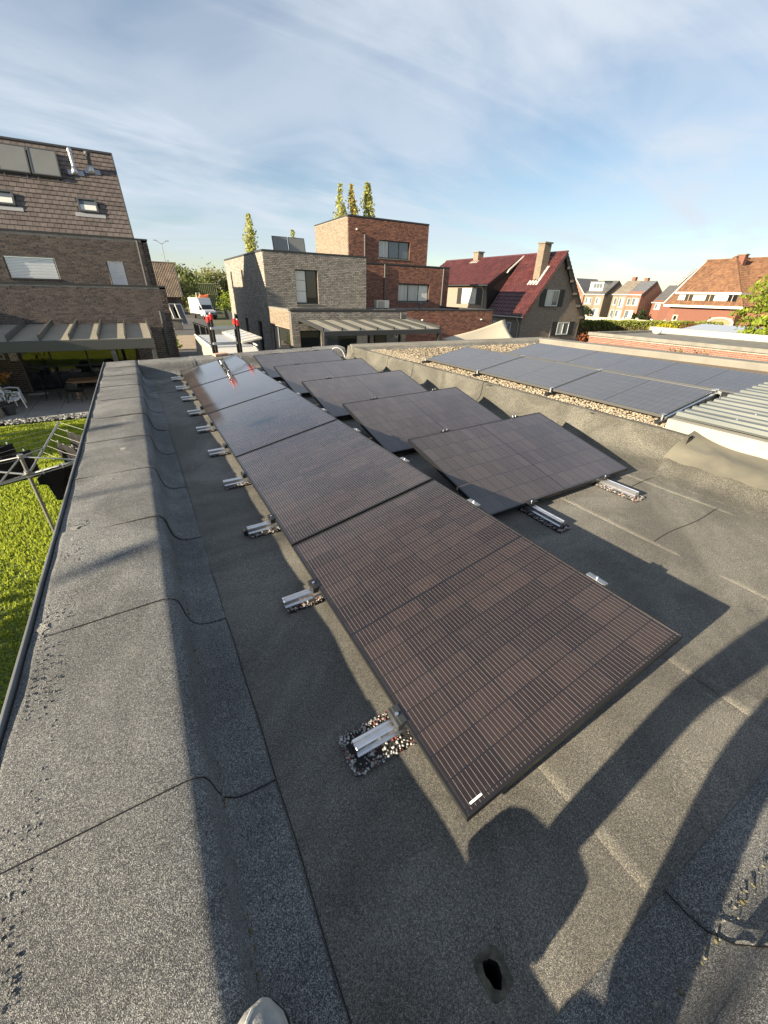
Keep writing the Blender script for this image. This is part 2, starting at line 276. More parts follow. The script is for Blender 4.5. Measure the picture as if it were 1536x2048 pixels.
mat('van_white', (0.55, 0.53, 0.47), 0.28, coat=0.5)
mat('truck_white', (0.50, 0.515, 0.54), 0.3, coat=0.4)
mat('tyre', (0.015, 0.015, 0.015), 0.85)
mat('red_cap', (0.62, 0.020, 0.022), 0.4)
mat('sail', (0.50, 0.44, 0.33), 0.85, bump=0.1, bscale=300)
mat('corrugated', (0.15, 0.163, 0.155), 0.42, 0.1, var=0.7, vscale=1.5, col2=(0.10, 0.112, 0.108))
mat('white_fascia', (0.36, 0.35, 0.31), 0.6, var=0.8, vscale=4, col2=(0.28, 0.27, 0.235))
mat('ac_cream', (0.70, 0.64, 0.54), 0.55)
mat('poster_print', (0.72, 0.70, 0.66), 0.6, var=1, vscale=14, col2=(0.45, 0.30, 0.26))
mat('flower', (0.62, 0.20, 0.05), 0.7, island=1.0, col2=(0.75, 0.55, 0.2))
mat('lead', (0.33, 0.335, 0.34), 0.6, 0.3)
mat('lead_white', (0.42, 0.40, 0.37), 0.6)
mat('dirt_ring', (0.115, 0.108, 0.075), 0.95, var=1, vscale=40, col2=(0.045, 0.042, 0.032), bump=0.6, bscale=60)
mat('hole_dark', (0.002, 0.002, 0.002), 1.0)  # darkness inside the drain hole, put into the colour
mat('car_paint', (0.55, 0.57, 0.60), 0.3, 0.3, coat=0.5)
mat('orange_plastic', (0.70, 0.17, 0.05), 0.5)
mat('green_mesh', (0.40, 0.44, 0.26), 0.7)
# ---------------------------------------------------------------- mesh helpers
class MB:
    """collects polygons; build() links them as ONE mesh object"""
    def __init__(s): s.v = []; s.f = []
    def add(s, vs, fs):
        o = len(s.v); s.v.extend([tuple(p) for p in vs]); s.f.extend([tuple(i+o for i in f) for f in fs]); return s
    def box(s, x0, x1, y0, y1, z0, z1, T=None):
        vs = [(x0, y0, z0), (x1, y0, z0), (x1, y1, z0), (x0, y1, z0), (x0, y0, z1), (x1, y0, z1), (x1, y1, z1), (x0, y1, z1)]
        if T: vs = [T(*p) for p in vs]
        return s.add(vs, [(0, 3, 2, 1), (4, 5, 6, 7), (0, 1, 5, 4), (1, 2, 6, 5), (2, 3, 7, 6), (3, 0, 4, 7)])
    def prism(s, poly, c0, c1, T):
        """poly in (a,b); extruded along c; T(a,b,c)->xyz"""
        n = len(poly); vs = [T(a, b, c0) for a, b in poly]+[T(a, b, c1) for a, b in poly]
        fs = [tuple(range(n-1, -1, -1)), tuple(range(n, 2*n))]+[(i, (i+1) % n, n+(i+1) % n, n+i) for i in range(n)]
        return s.add(vs, fs)
    def tube(s, pts, r, n=8, cap=True):
        pts = [Vector(p) for p in pts]; rs = r if isinstance(r, (list, tuple)) else [r]*len(pts); o = len(s.v); ref = None
        for i, p in enumerate(pts):
            d = (pts[min(i+1, len(pts)-1)]-pts[max(i-1, 0)]).normalized()
            if ref is None: ref = Vector((0, 0, 1)) if abs(d.z) < 0.9 else Vector((1, 0, 0))
            a = d.cross(ref).normalized(); b = d.cross(a).normalized(); ref = ref if abs(d.dot(ref)) < 0.95 else a
            for k in range(n):
                t = 2*math.pi*k/n; s.v.append(tuple(p+rs[i]*(math.cos(t)*a+math.sin(t)*b)))
        for i in range(len(pts)-1):
            for k in range(n):
                a0 = o+i*n+k; a1 = o+i*n+(k+1) % n; s.f.append((a0, a1, a1+n, a0+n))
        if cap: s.f.append(tuple(o+k for k in range(n))); e = o+(len(pts)-1)*n; s.f.append(tuple(e+n-1-k for k in range(n)))
        return s
    def lathe(s, prof, n=16, c=(0, 0, 0)):
        o = len(s.v)
        for r, z in prof:
            for k in range(n):
                t = 2*math.pi*k/n; s.v.append((c[0]+r*math.cos(t), c[1]+r*math.sin(t), c[2]+z))
        for i in range(len(prof)-1):
            for k in range(n):
                a0 = o+i*n+k; a1 = o+i*n+(k+1) % n; s.f.append((a0, a1, a1+n, a0+n))
        s.f.append(tuple(o+n-1-k for k in range(n))); e = o+(len(prof)-1)*n; s.f.append(tuple(e+k for k in range(n)))
        return s
    def grid(s, P, nu, nv):
        """P(i,j)->xyz, quads"""
        o = len(s.v)
        for i in range(nu+1):
            for j in range(nv+1): s.v.append(tuple(P(i, j)))
        for i in range(nu):
            for j in range(nv):
                a = o+i*(nv+1)+j; s.f.append((a, a+nv+1, a+nv+2, a+1))
        return s
    def quad(s, a, b, c, d): return s.add([a, b, c, d], [(0, 1, 2, 3)])
    def mesh(s, name, bevel=0.0, smooth=False, thick=0.0):
        me = bpy.data.meshes.new(name); me.from_pydata(s.v, [], s.f)
        bm = bmesh.new(); bm.from_mesh(me)
        if thick: bmesh.ops.solidify(bm, geom=bm.faces[:], thickness=thick)
        bmesh.ops.recalc_face_normals(bm, faces=bm.faces[:])
        if bevel: bmesh.ops.bevel(bm, geom=bm.edges[:], offset=bevel, segments=1, affect='EDGES', clamp_overlap=True)
        bm.to_mesh(me); bm.free()
        if smooth: me.polygons.foreach_set('use_smooth', [True]*len(me.polygons))
        return me
    def build(s, name, m, parent=None, bevel=0.0, smooth=False, thick=0.0, auto=None):
        me = s.mesh(name, bevel, smooth, thick); o = link(name, me, m, parent)
        if auto: sharp(me, auto)
        return o
def sharp(me, ang):
    bm = bmesh.new(); bm.from_mesh(me)
    for e in bm.edges: e.smooth = not (len(e.link_faces) == 2 and e.calc_face_angle(0) > R(ang))
    for f in bm.faces: f.smooth = True
    bm.to_mesh(me); bm.free()
def link(name, me, m, parent=None):
    o = bpy.data.objects.new(name, me); C.objects.link(o)
    if m and not me.materials: me.materials.append(MATS[m] if isinstance(m, str) else m)
    if parent: o.parent = parent
    return o
def tag(o, label=None, cat=None, group=None, kind=None):
    if label: o['label'] = label
    if cat: o['category'] = cat
    if group: o['group'] = group
    if kind: o['kind'] = kind
    return o
def thing(name, label, cat, loc=(0, 0, 0), rz=0.0, group=None, deck=False):
    o = bpy.data.objects.new(name, None); C.objects.link(o); o.empty_display_size = 0.2
    M_ = Matrix.Translation(Vector(loc)) @ Matrix.Rotation(rz, 4, 'Z')
    o.matrix_world = (MD @ M_) if deck else M_
    return tag(o, label, cat, group)
def on_deck(o): o.matrix_world = MD @ o.matrix_basis; return o
def dup(root, M_=None, label=None, name=None):
    r = root.copy(); C.objects.link(r)
    if M_ is not None: r.matrix_world = M_
    if label: r['label'] = label
    for ch in list(root.children):
        c = ch.copy(); C.objects.link(c); c.parent = r
        for g in ch.children:
            d = g.copy(); C.objects.link(d); d.parent = c
    return r
def soup(name, V, Fs, m, parent=None, smooth=False):
    """fast mesh from numpy arrays: V (n,3), Fs (m,k)"""
    me = bpy.data.meshes.new(name); V = np.asarray(V, np.float32); Fs = np.asarray(Fs, np.int32); k = Fs.shape[1]
    me.vertices.add(len(V)); me.vertices.foreach_set('co', V.ravel())
    me.loops.add(Fs.size); me.loops.foreach_set('vertex_index', Fs.ravel())
    me.polygons.add(len(Fs)); me.polygons.foreach_set('loop_start', np.arange(0, Fs.size, k, dtype=np.int32))
    try: me.polygons.foreach_set('loop_total', np.full(len(Fs), k, np.int32))
    except Exception: pass
    if smooth: me.polygons.foreach_set('use_smooth', np.ones(len(Fs), bool))
    me.update(calc_edges=True); return link(name, me, m, parent)
def scatter_blobs(name, pts, size, m, parent=None, flat=0.6):
    """many small rounded stones as one mesh"""
    bm = bmesh.new(); bmesh.ops.create_icosphere(bm, subdivisions=1, radius=1); B = np.array([v.co[:] for v in bm.verts]); Fs = np.array([[v.index for v in f.verts] for f in bm.faces]); bm.free()
    pts = np.asarray(pts); n = len(pts); sz = np.asarray(size)*np.ones(n)
    sc = rng.uniform(0.65, 1.3, (n, 1, 3))*sz[:, None, None]; sc[:, :, 2] *= flat
    a = rng.uniform(0, 6.28, n); ca, sa = np.cos(a), np.sin(a)
    V = B[None]*sc*rng.uniform(0.85, 1.15, (n, len(B), 1)); X = V[:, :, 0]*ca[:, None]-V[:, :, 1]*sa[:, None]; Y = V[:, :, 0]*sa[:, None]+V[:, :, 1]*ca[:, None]
    V = np.stack([X, Y, V[:, :, 2]], 2)+pts[:, None, :]
    Fa = (Fs[None]+(np.arange(n)*len(B))[:, None, None]).reshape(-1, 3)
    return soup(name, V.reshape(-1, 3), Fa, m, parent, smooth=True)
def leaves(name, centers, size, m, parent=None, squash=1.0, droop=0.0):
    """leaf-sized bent quads at the given points"""
    c = np.asarray(centers); n = len(c); d = rng.normal(size=(n, 3)); d /= np.linalg.norm(d, axis=1)[:, None]; d[:, 2] -= droop
    e = rng.normal(size=(n, 3)); e -= (e*d).sum(1)[:, None]*d/((d*d).sum(1)[:, None]); e /= np.linalg.norm(e, axis=1)[:, None]
    s = (np.asarray(size)*rng.uniform(0.6, 1.35, n))[:, None]
    V = np.stack([c-d*s, c-e*s*0.55, c+d*s, c+e*s*0.55], 1)
    Fs = np.arange(n*4).reshape(n, 4)
    return soup(name, V.reshape(-1, 3), Fs, m, parent)
def crown_points(n, rx, ry, rz, clumps, cz=0.0, clump_r=0.22, shell=0.55, power=1.0):
    """points grouped in clumps spread through an ellipsoid, denser to the outside"""
    d = rng.normal(size=(clumps, 3)); d /= np.linalg.norm(d, axis=1)[:, None]
    r = shell+(1-shell)*rng.random(clumps)**0.7; cc = d*r[:, None]*np.array([rx, ry, rz])
    k = rng.integers(0, clumps, n); q = rng.normal(size=(n, 3))*clump_r*np.array([rx, ry, rz*0.8]).mean()*rng.uniform(0.6, 1.3, clumps)[k][:, None]
    p = cc[k]+q; p[:, 2] += cz; return p
# ================================================================ our flat roof (built in the roof frame, tilted by MD)
def wob(x, y, a=0.003, s=0.0):
    return a*(math.sin(3.1*x+1.7*y+s)+0.7*math.sin(5.3*y-2.2*x+2*s)+0.5*math.sin(11.3*x+4.1*y+3*s)+0.4*math.sin(9.1*y+s))
roof = thing('flat_roof_extension', 'dark granular felt flat roof with raised felt-covered parapets under the solar panels', 'building', deck=True)
b = MB().box(-0.72, 4.28, -0.74, 9.82, -2.95, -0.26); b.build('wall', 'brick_dark', roof)
deck = MB().box(-0.16, 4.22, -0.14, 9.3, -0.25, -0.22).build('roof_deck', 'bitumen', roof)
def sheet(xs, ys, zf, hole=None):
    m = MB(); nx, ny = len(xs), len(ys)
    for x in xs:
        for y in ys: m.v.append((x, y, zf(x, y)))
    for i in range(nx-1):
        for j in range(ny-1):
            if hole and abs((xs[i]+xs[i+1])/2-hole[0]) < 0.055 and abs((ys[j]+ys[j+1])/2-hole[1]) < 0.055: continue
            m.f.append((i*ny+j, (i+1)*ny+j, (i+1)*ny+j+1, i*ny+j+1))
    return m
DR = (0.385, 0.105); HX = 0.062
seams = [-0.16, 0.88, 1.80, 2.72, 3.64, 4.22]
for k in range(5):
    x0, x1 = seams[k], seams[k+1]+(0.06 if k < 4 else 0)
    xs = [x0, x0+0.004, x0+0.05]+list(np.linspace(x0+0.12, x1, 8))
    ys = list(np.linspace(-0.13, 9.34, 90))
    if k == 0:
        xs = sorted([x for x in xs if abs(x-DR[0]) > HX+0.01]+[DR[0]-HX, DR[0]+HX]); ys = sorted([y for y in ys if abs(y-DR[1]) > HX+0.01]+[DR[1]-HX, DR[1]+HX])
    def zf(x, y, k=k, x0=x0):
        e = 0.0
        if k: e = -0.004 if x == x0 else 0.0018*max(0, 1-(x-x0)/0.05)
        d = math.hypot(x-DR[0], y-DR[1])
        return e+wob(x, y, 0.0016, k)-0.012*max(0, 1-d/0.3)**2
    m = sheet(xs, ys, zf, DR if k == 0 else None)
    m.build('membrane_sheet', 'felt_deck', deck, smooth=True)
# short cross joints of the deck rolls
for (x0, x1, y) in ((-0.02, 0.9, 7.62), (0.92, 1.8, 4.9), (2.75, 3.66, 1.03), (1.84, 2.7, -0.02), (3.3, 3.86, 1.62)):
    MB().tube([(x, y+0.01*math.sin(x*9), 0.004) for x in np.linspace(x0, x1, 9)], 0.0022, 5).build('joint_bead', 'bitumen', deck)
for x, y0, y1 in ((0.885, -0.1, 0.36), (1.803, 0.04, 0.40)):
    pass
# drain: square cut in the felt drawn down into a round outlet
def zf0(x, y): return wob(x, y, 0.0016, 0)-0.012*max(0, 1-math.hypot(x-DR[0], y-DR[1])/0.3)**2
n = 28
def sq(t):
    c, s_ = math.cos(t), math.sin(t); k = HX/max(abs(c), abs(s_)); return DR[0]+c*k, DR[1]+s_*k
def drain_ring(f, z):
    ring = []
    for i in range(n):
        t = 2*math.pi*i/n; a = sq(t); k = 1+0.10*math.sin(3*t+1)+0.05*math.sin(7*t); c_ = (DR[0]+0.021*k*math.cos(t), DR[1]+0.029*k*math.sin(t))
        za = zf0(*a); ring.append((a[0]*(1-f)+c_[0]*f, a[1]*(1-f)+c_[1]*f, za*(1-f)+(za*(1-f)-0.016)*f if z is None else z))
    return ring
def ring_mesh(rings):
    m = MB()
    for r_ in rings: m.v.extend(r_)
    for i in range(len(rings)-1):
        for k in range(n): a0 = i*n+k; a1 = i*n+(k+1) % n; m.f.append((a0, a1, a1+n, a0+n))
    return m
collar = ring_mesh([[(p[0], p[1], p[2]-0.0015) for p in drain_ring(-0.10, None)]]+[drain_ring(f, None) for f in (0.1, 0.3, 0.5)]).build('drain_collar', 'felt_deck', deck, smooth=True)
drain = ring_mesh([drain_ring(f, None) for f in (0.5, 0.7, 0.88, 1.0)]).build('drain', 'dirt_ring', deck, smooth=True)
ring_mesh([drain_ring(1.0, None), drain_ring(1.0, -0.04), drain_ring(1.0, -0.18)]).build('drain_throat', 'hole_dark', drain)  # throat and disc below coloured black so the hole looks deep
MB().lathe([(0.05, -0.17), (0.05, -0.169)], 16, (DR[0], DR[1], 0)).build('drain_pipe', 'hole_dark', drain)
# parapet strips: profile across, rolled along the parapet, each lapped over the one before it
LP = [(-0.745, 0.18), (-0.745, 0.235), (-0.735, 0.249), (-0.70, 0.252), (-0.55, 0.250), (-0.35, 0.250), (-0.23, 0.249), (-0.195, 0.242), (-0.175, 0.225), (-0.166, 0.195), (-0.158, 0.12), (-0.145, 0.065), (-0.115, 0.028), (-0.07, 0.012), (-0.02, 0.0065), (0.018, 0.005), (0.02, -0.003)]
def strip(prof, b0, b1, T, parent, lap=True, name='parapet_sheet', m_='felt', seed=0.0, wav=0.0022, nb=10, bead=True, lift0=0.0):
    m = MB(); bs = [b0, b0+0.002, b0+0.035, b0+0.07]+list(np.linspace(b0+0.16, b1, nb))
    cx = [p[0] for p in prof]; cz = [p[1] for p in prof]; N = len(prof)
    nrm = []
    for i in range(N):
        a = prof[max(i-1, 0)]; c = prof[min(i+1, N-1)]; dx, dz = c[0]-a[0], c[1]-a[1]; l = math.hypot(dx, dz) or 1; nrm.append((-dz/l, dx/l))
    sg = 1 if prof[0][0] < prof[-1][0] else -1
    def P(i, j):
        bb = bs[j]; lift = (-0.002 if j == 0 else 0.0034*max(0, 1-(bb-b0)/0.07)) if lap else 0.0
        o = lift+lift0+wob(cx[i]*2, bb*2, wav, seed)*(1 if 1 < i < N-3 else 0.3)
        nx, nz = nrm[i][0]*sg, nrm[i][1]*sg
        return T(cx[i]+nx*o, cz[i]+nz*o, bb)
    m.grid(P, N-1, len(bs)-1)
    s_ = m.build(name, m_, parent, smooth=True)
    if lap and bead:
        pts = []
        for i in range(1, N-1):
            q = P(i, 1); pts.append((q[0], q[1], q[2]))
        MB().tube(pts, 0.0021, 5).build('seam', 'bitumen', s_)
    return s_
par = MB().box(-0.72, -0.24, -0.74, 9.83, -0.05, 0.232).box(-0.24, 4.2, 9.44, 9.83, -0.05, 0.232).box(-0.18, 4.3, -0.73, -0.29, -0.05, 0.22).build('parapet', 'bitumen', roof)
TL = lambda a, z, b_: (a, b_, z)
ycuts = [-0.74, -0.10, 0.84, 1.76, 2.67, 3.60, 4.53, 5.44, 6.36, 7.28, 8.2, 9.1, 9.83]
for i in range(len(ycuts)-1): strip(LP, ycuts[i], ycuts[i+1]+0.06, TL, par, seed=i*1.3)
MB().tube([(0.0205+0.004*math.sin(y*1.9)+0.002*math.sin(y*13), y, 0.0045+wob(0.02, y, 0.0016, 0)) for y in np.linspace(0.0, 9.1, 160)], 0.0019, 5).build('edge_bead', 'bitumen', par)
clumps = [(-0.70+0.11*random.random()**1.5, 0.25+2.6*random.random(), 0.2525) for _ in range(700)]
tag(scatter_blobs('granule_clumps', clumps, [random.uniform(0.002, 0.0052) for _ in clumps], 'felt', par, flat=0.5), kind='stuff')
for (px_, py_) in ((-0.66, 0.85), (-0.70, 1.09), (-0.70, 1.83), (-0.66, 2.75), (-0.40, 4.2)):
    MB().prism([(px_+0.022*math.cos(a)*(1+0.4*math.sin(5*a+py_*9)), py_+0.035*math.sin(a)*(1+0.3*math.cos(3*a+px_))) for a in np.linspace(0, 6.2, 18)], 0.2500, 0.2528, lambda a, c, z: (a, c, z)).build('worn_patch', 'felt_worn', par)
# near parapet (below the camera) and far parapet
NP = [(-0.745, 0.18), (-0.735, 0.243), (-0.60, 0.246), (-0.40, 0.245), (-0.27, 0.244), (-0.235, 0.235), (-0.212, 0.212), (-0.20, 0.16), (-0.175, 0.085), (-0.135, 0.032), (-0.09, 0.012), (-0.03, 0.006), (-0.028, -0.003)]
TN = lambda a, z, b_: (b_, a+0.03*0, z)
for i, (a, c) in enumerate(((-0.168, 0.93), (0.93, 1.86), (1.86, 2.8), (2.8, 3.8))): strip(NP, a, c+0.06, TN, par, seed=20+i)
FP = [(9.86, 0.17), (9.85, 0.235), (9.83, 0.249), (9.6, 0.251), (9.42, 0.25), (9.37, 0.243), (9.345, 0.22), (9.335, 0.14), (9.32, 0.07), (9.28, 0.025), (9.22, 0.008), (9.15, 0.004)]
for i, (a, c) in enumerate(((-0.17, 0.8), (0.8, 1.75), (1.75, 2.7), (2.7, 3.6), (3.6, 4.2))): strip(FP, a, c+0.05, TN, par, seed=30+i)
# metal edge trim along the garden side
MB().box(-0.760, -0.749, -0.75, 9.86, 0.12, 0.264).build('edge_trim', 'trim_metal', par, bevel=0.002)
# upstand between this roof and the gravel roof
RW = [(4.31, 0.27), (4.31, 0.308), (4.29, 0.314), (4.235, 0.314), (4.222, 0.305), (4.215, 0.26), (4.20, 0.15), (4.17, 0.085), (4.11, 0.04), (4.02, 0.014), (3.93, 0.006), (3.90, -0.003)]
up_ = MB().box(4.225, 4.30, 1.64, 9.1, -0.05, 0.296).build('upstand', 'bitumen', roof)
for i in range(8):
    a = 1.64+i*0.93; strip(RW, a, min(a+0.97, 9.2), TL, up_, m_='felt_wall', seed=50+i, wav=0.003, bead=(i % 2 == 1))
RN = [(4.16, 0.150), (4.09, 0.142), (4.03, 0.118), (3.985, 0.075), (3.93, 0.035), (3.86, 0.012), (3.80, 0.006), (3.78, -0.003)]
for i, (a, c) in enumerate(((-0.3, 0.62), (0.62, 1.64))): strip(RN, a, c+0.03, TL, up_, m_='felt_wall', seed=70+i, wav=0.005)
# loose smooth felt over the low kerb, folded up at its end
def kerbP(i, j):
    u = i/10; y = -0.5+2.2*j/40; x = 4.02+0.47*u
    z = 0.128+0.075*min(1, u*3.2)+0.02*u+0.010*math.sin(9*y+6*u)*u*(1-u)*3+0.008*math.sin(23*y+3*u+1)*(1-u)
    e = max(0, (y-1.25)/0.45)
    z += 0.10*e*e*u+0.030*math.exp(-((y-1.38-0.35*(u-0.5))/0.05)**2)*math.sin(math.pi*min(1, u*1.1))
    return (x-0.05*e*u, y, z)
MB().grid(kerbP, 10, 40).build('kerb_felt', 'felt_smooth', up_, smooth=True)
def foldP(i, j):
    u, v = i/12, j/8; p = Vector((4.05, 1.60, 0.135)).lerp(Vector((4.47, 1.50, 0.275)), u); w = (0.03+0.13*u)*(v-0.35)
    return (p.x+0.010*math.sin(5*v), p.y-w, p.z-0.01+0.026*math.sin(math.pi*min(1, v*1.15))*(0.2+0.8*u)+0.006*math.sin(9*u+4*v))
# lichen and moss in the folds of the felt
pts = []
for _ in range(260):
    y = -0.1+2.4*random.random()**1.6; pts.append((-0.146+random.gauss(0, 0.003), y, 0.083+random.gauss(0, 0.010)))
for _ in range(130):
    x = 0.35+1.5*random.random(); pts.append((x, -0.150+random.gauss(0, 0.008), 0.056+random.gauss(0, 0.008)))
tag(scatter_blobs('lichen', pts, [random.choice((0.0018, 0.0026, 0.004, 0.0062)) for _ in pts], 'lichen', par), kind='stuff')
grit = [(random.uniform(0.0, 3.6), random.uniform(-0.05, 6), 0.004) for _ in range(260)]
tag(scatter_blobs('grit', grit, [random.choice((0.0018, 0.0025, 0.0035)) for _ in grit], 'pebble_grey', deck), kind='stuff')
# ---------------------------------------------------------------- solar panels
def make_panel(name, L_, W_, fm, gm, sticker=False, lip=0.011, H_=0.032):
    t = bpy.data.objects.new(name, None); C.objects.link(t)
    m = MB().box(0, L_, 0, lip, -H_, 0).box(0, L_, W_-lip, W_, -H_, 0).box(0, lip, lip, W_-lip, -H_, 0).box(L_-lip, L_, lip, W_-lip, -H_, 0)
    m.build('frame', fm, t, bevel=0.0012)
    g = MB().box(lip-0.001, L_-lip+0.001, lip-0.001, W_-lip+0.001, -0.008, -0.0022); g.build('glass', gm, t)
    if sticker: MB().box(L_-0.032, L_-0.022, 0.03, 0.10, -0.0020, -0.0012).build('sticker', 'white_sticker', t)
    return t
def basis(o, x, y):
    x = Vector(x).normalized(); y = Vector(y).normalized(); z = x.cross(y)
    return MD @ Matrix(((x.x, y.x, z.x, o[0]), (x.y, y.y, z.y, o[1]), (x.z, y.z, z.z, o[2]), (0, 0, 0, 1)))
x0, y0, zl1, zh1 = 0.510, 0.378, 0.100, 0.312; dx1 = math.sqrt(1.134**2-(zh1-zl1)**2)
lab1 = ['nearest solar panel of the left row, its fine wire stripes clearly visible', 'second solar panel from the camera in the left row', 'third and middle solar panel of the left row, mirroring pale sky', 'fourth solar panel from the camera in the left row', 'farthest solar panel of the left row, beside the ladder']
P1 = make_panel('solar_module', 1.722, 1.134, 'black_frame', 'module_near')
for i in range(5):
    M_ = basis((x0, y0+i*1.742+1.722, zl1), (0, -1, 0), (dx1, 0, zh1-zl1))
    if i == 0: p = P1; p.matrix_world = M_
    else: p = dup(P1, M_)
    tag(p, lab1[i], 'solar panel', 'solar panels in the left row')
MB().box(1.722-0.030, 1.722-0.023, 0.035, 0.085, -0.0020, -0.0012).build('sticker', 'white_sticker', P1)
X0, Y0, per, zl2, zh2 = 1.892, 1.772, 1.4425, 0.082, 0.336; dy2 = math.sqrt(1.134**2-(zh2-zl2)**2)
lab2 = ['nearest solar panel of the stepped middle row, two silver rails before it', 'second solar panel from the camera in the stepped middle row', 'third solar panel from the camera in the stepped middle row', 'fourth solar panel from the camera in the stepped middle row', 'farthest solar panel of the stepped middle row, by the glass patio cover']
P2 = make_panel('solar_module', 1.722, 1.134, 'black_frame', 'module_far')
for i in range(5):
    M_ = basis((X0, Y0+i*per, zl2), (1, 0, 0), (0, dy2, zh2-zl2))
    if i == 0: p = P2; p.matrix_world = M_
    else: p = dup(P2, M_)
    tag(p, lab2[i], 'solar panel', 'solar panels in the stepped middle row')
# ---------------------------------------------------------------- rails on rubber pads
RP = [(-0.032, 0), (0.032, 0), (0.032, 0.012), (0.022, 0.016), (0.022, 0.044), (0.014, 0.048), (0.009, 0.048), (0.006, 0.034), (-0.006, 0.034), (-0.009, 0.048), (-0.014, 0.048), (-0.022, 0.044), (-0.022, 0.016), (-0.032, 0.012)]
def chips_on(parent, x0_, x1_, y0_, y1_, z, n, big=1.0):
    for nm, mm, k in (('rubber_chips', 'chips', n), ('rubber_chips', 'chips_red', n//6)):
        pts = []
        for _ in range(k):
            e = random.random()
            x = random.uniform(x0_, x1_); y = random.uniform(y0_, y1_)
            if e < 0.35: x = random.choice((x0_, x1_))+random.gauss(0, 0.004)
            elif e < 0.7: y = random.choice((y0_, y1_))+random.gauss(0, 0.004)
            pts.append((x, y, z-random.random()*0.012 if e < 0.7 else z))
        tag(scatter_blobs(nm, pts, [random.uniform(0.0024, 0.0052)*big for _ in pts], mm, parent), kind='stuff')
def ragged_pad(parent, x0_, x1_, y0_, y1_, h):
    m = MB(); ring = []
    for a, c, k in (((x0_, y0_), (x1_, y0_), 14), ((x1_, y0_), (x1_, y1_), 8), ((x1_, y1_), (x0_, y1_), 14), ((x0_, y1_), (x0_, y0_), 8)):
        for i in range(k): t = i/k; ring.append((a[0]+(c[0]-a[0])*t+random.gauss(0, 0.003), a[1]+(c[1]-a[1])*t+random.gauss(0, 0.003)))
    m.prism(ring, 0.0, h, lambda a, c, z: (a, c, z)); return m.build('rubber_pad', 'rubber', parent)
tips = [0.78, 1.68, 2.53, 3.42, 4.27, 5.16, 6.0, 6.89, 7.74, 8.63]
ordn = ['nearest', 'second', 'third', 'fourth', 'fifth', 'sixth', 'seventh', 'eighth', 'ninth', 'tenth and farthest']
for i, yy in enumerate(tips):
    t = thing('mounting_rail', '%s silver rail end on a rubber pad along the left panel row' % (ordn[i] if i in (0, 9) else ordn[i]+' nearest'), 'mounting rail', (0, yy, 0), group='rails under the left panel row', deck=True)
    w = 0.074 if i == 0 else 0.052
    xa = 0.282 if i == 0 else 0.325
    ragged_pad(t, xa, 0.62, -w, w, 0.020); ragged_pad(t, 1.35, 1.72, -w, w, 0.020)
    chips_on(t, xa, 0.60, -w, w, 0.0215, 850 if i == 0 else (420 if i < 4 else 150), 1.3)
    xs = 0.315 if i else 0.31
    r = MB().prism(RP, xs, 1.70, lambda a, z, c: (c, a, 0.0205+z)); r.build('rail', 'alu', t, bevel=0.0008)
    if i == 2: MB().box(xs-0.028, xs-0.001, -0.033, 0.033, 0.02, 0.07).build('end_cap', 'black_plastic', t, bevel=0.003)
    c = MB().box(0.478, 0.507, -0.042, 0.042, 0.070, 0.104).box(0.492, 0.520, -0.040, 0.040, 0.1045, 0.1075).build('clamp', 'metal_anthracite' if i == 0 else 'black_plastic', t, bevel=0.0015)
    MB().lathe([(0.008, 0), (0.008, 0.008)], 8, (0.496, 0, 0.1078)).build('bolt', 'alu', c)
    c = MB().box(x0+dx1+0.003, x0+dx1+0.032, -0.05, 0.05, 0.285, 0.3135).box(x0+dx1-0.006, x0+dx1+0.02, -0.045, 0.045, 0.3138, 0.3165).build('clamp', 'alu_dull', t, bevel=0.0015)
    MB().lathe([(0.007, 0), (0.007, 0.007)], 8, (x0+dx1+0.016, 0, 0.3167)).build('bolt', 'alu', c)
    MB().tube([(1.60, 0, 0.07), (1.63, 0, 0.285)], 0.014, 6).build('strut', 'alu_dull', t)
for i, xx in enumerate((2.33, 3.25)):
    t = thing('mounting_rail', ('left' if i == 0 else 'right')+' long rail under the middle row, its silver end standing out in front', 'mounting rail', (xx, 0, 0), group='rails under the middle panel row', deck=True)
    for k in range(8):
        a = 1.43+k*0.98; ragged_pad(t, -0.06, 0.06, a, a+0.40, 0.020)
    chips_on(t, -0.06, 0.06, 1.43, 1.83, 0.0215, 520, 1.3)
    MB().prism(RP, 1.46, 8.85, lambda a, z, c: (a, c, 0.0205+z)).build('rail', 'alu', t, bevel=0.0008)
    for k in range(5):
        yk = Y0+k*per
        c = MB().box(-0.05, 0.05, yk-0.032, yk-0.004, 0.069, 0.090).box(-0.045, 0.045, yk-0.02, yk+0.008, 0.0905, 0.0925).build('clamp', 'black_plastic', t, bevel=0.0015)
        MB().lathe([(0.007, 0), (0.007, 0.007)], 8, (0, yk-0.012, 0.0927)).build('bolt', 'alu', c)
        yh = yk+dy2
        MB().tube([(0, yh-0.05, 0.068), (0, yh-0.01, 0.30)], 0.014, 6).build('strut', 'alu_dull', t)
        c = MB().box(-0.05, 0.05, yh+0.003, yh+0.03, 0.305, 0.338).box(-0.045, 0.045, yh-0.006, yh+0.02, 0.3382, 0.341).build('clamp', 'black_plastic', t, bevel=0.0015)
        for s_ in (-0.02, 0.02): MB().lathe([(0.007, 0), (0.007, 0.012)], 8, (s_, yh+0.014, 0.3412)).build('bolt', 'alu', c)
t = thing('cable_bundle', 'black cable coil with a pale loop beside the farthest middle-row panel', 'cable', (3.75, 8.72, 0.0), deck=True)
MB().tube([(0.14*math.cos(a)*(1+0.15*math.sin(3*a)), 0.12*math.sin(a)-0.1, 0.09+0.05*math.sin(1.7*a)) for a in np.linspace(0, 19, 70)], 0.016, 6).build('cable', 'black_plastic', t, smooth=True)
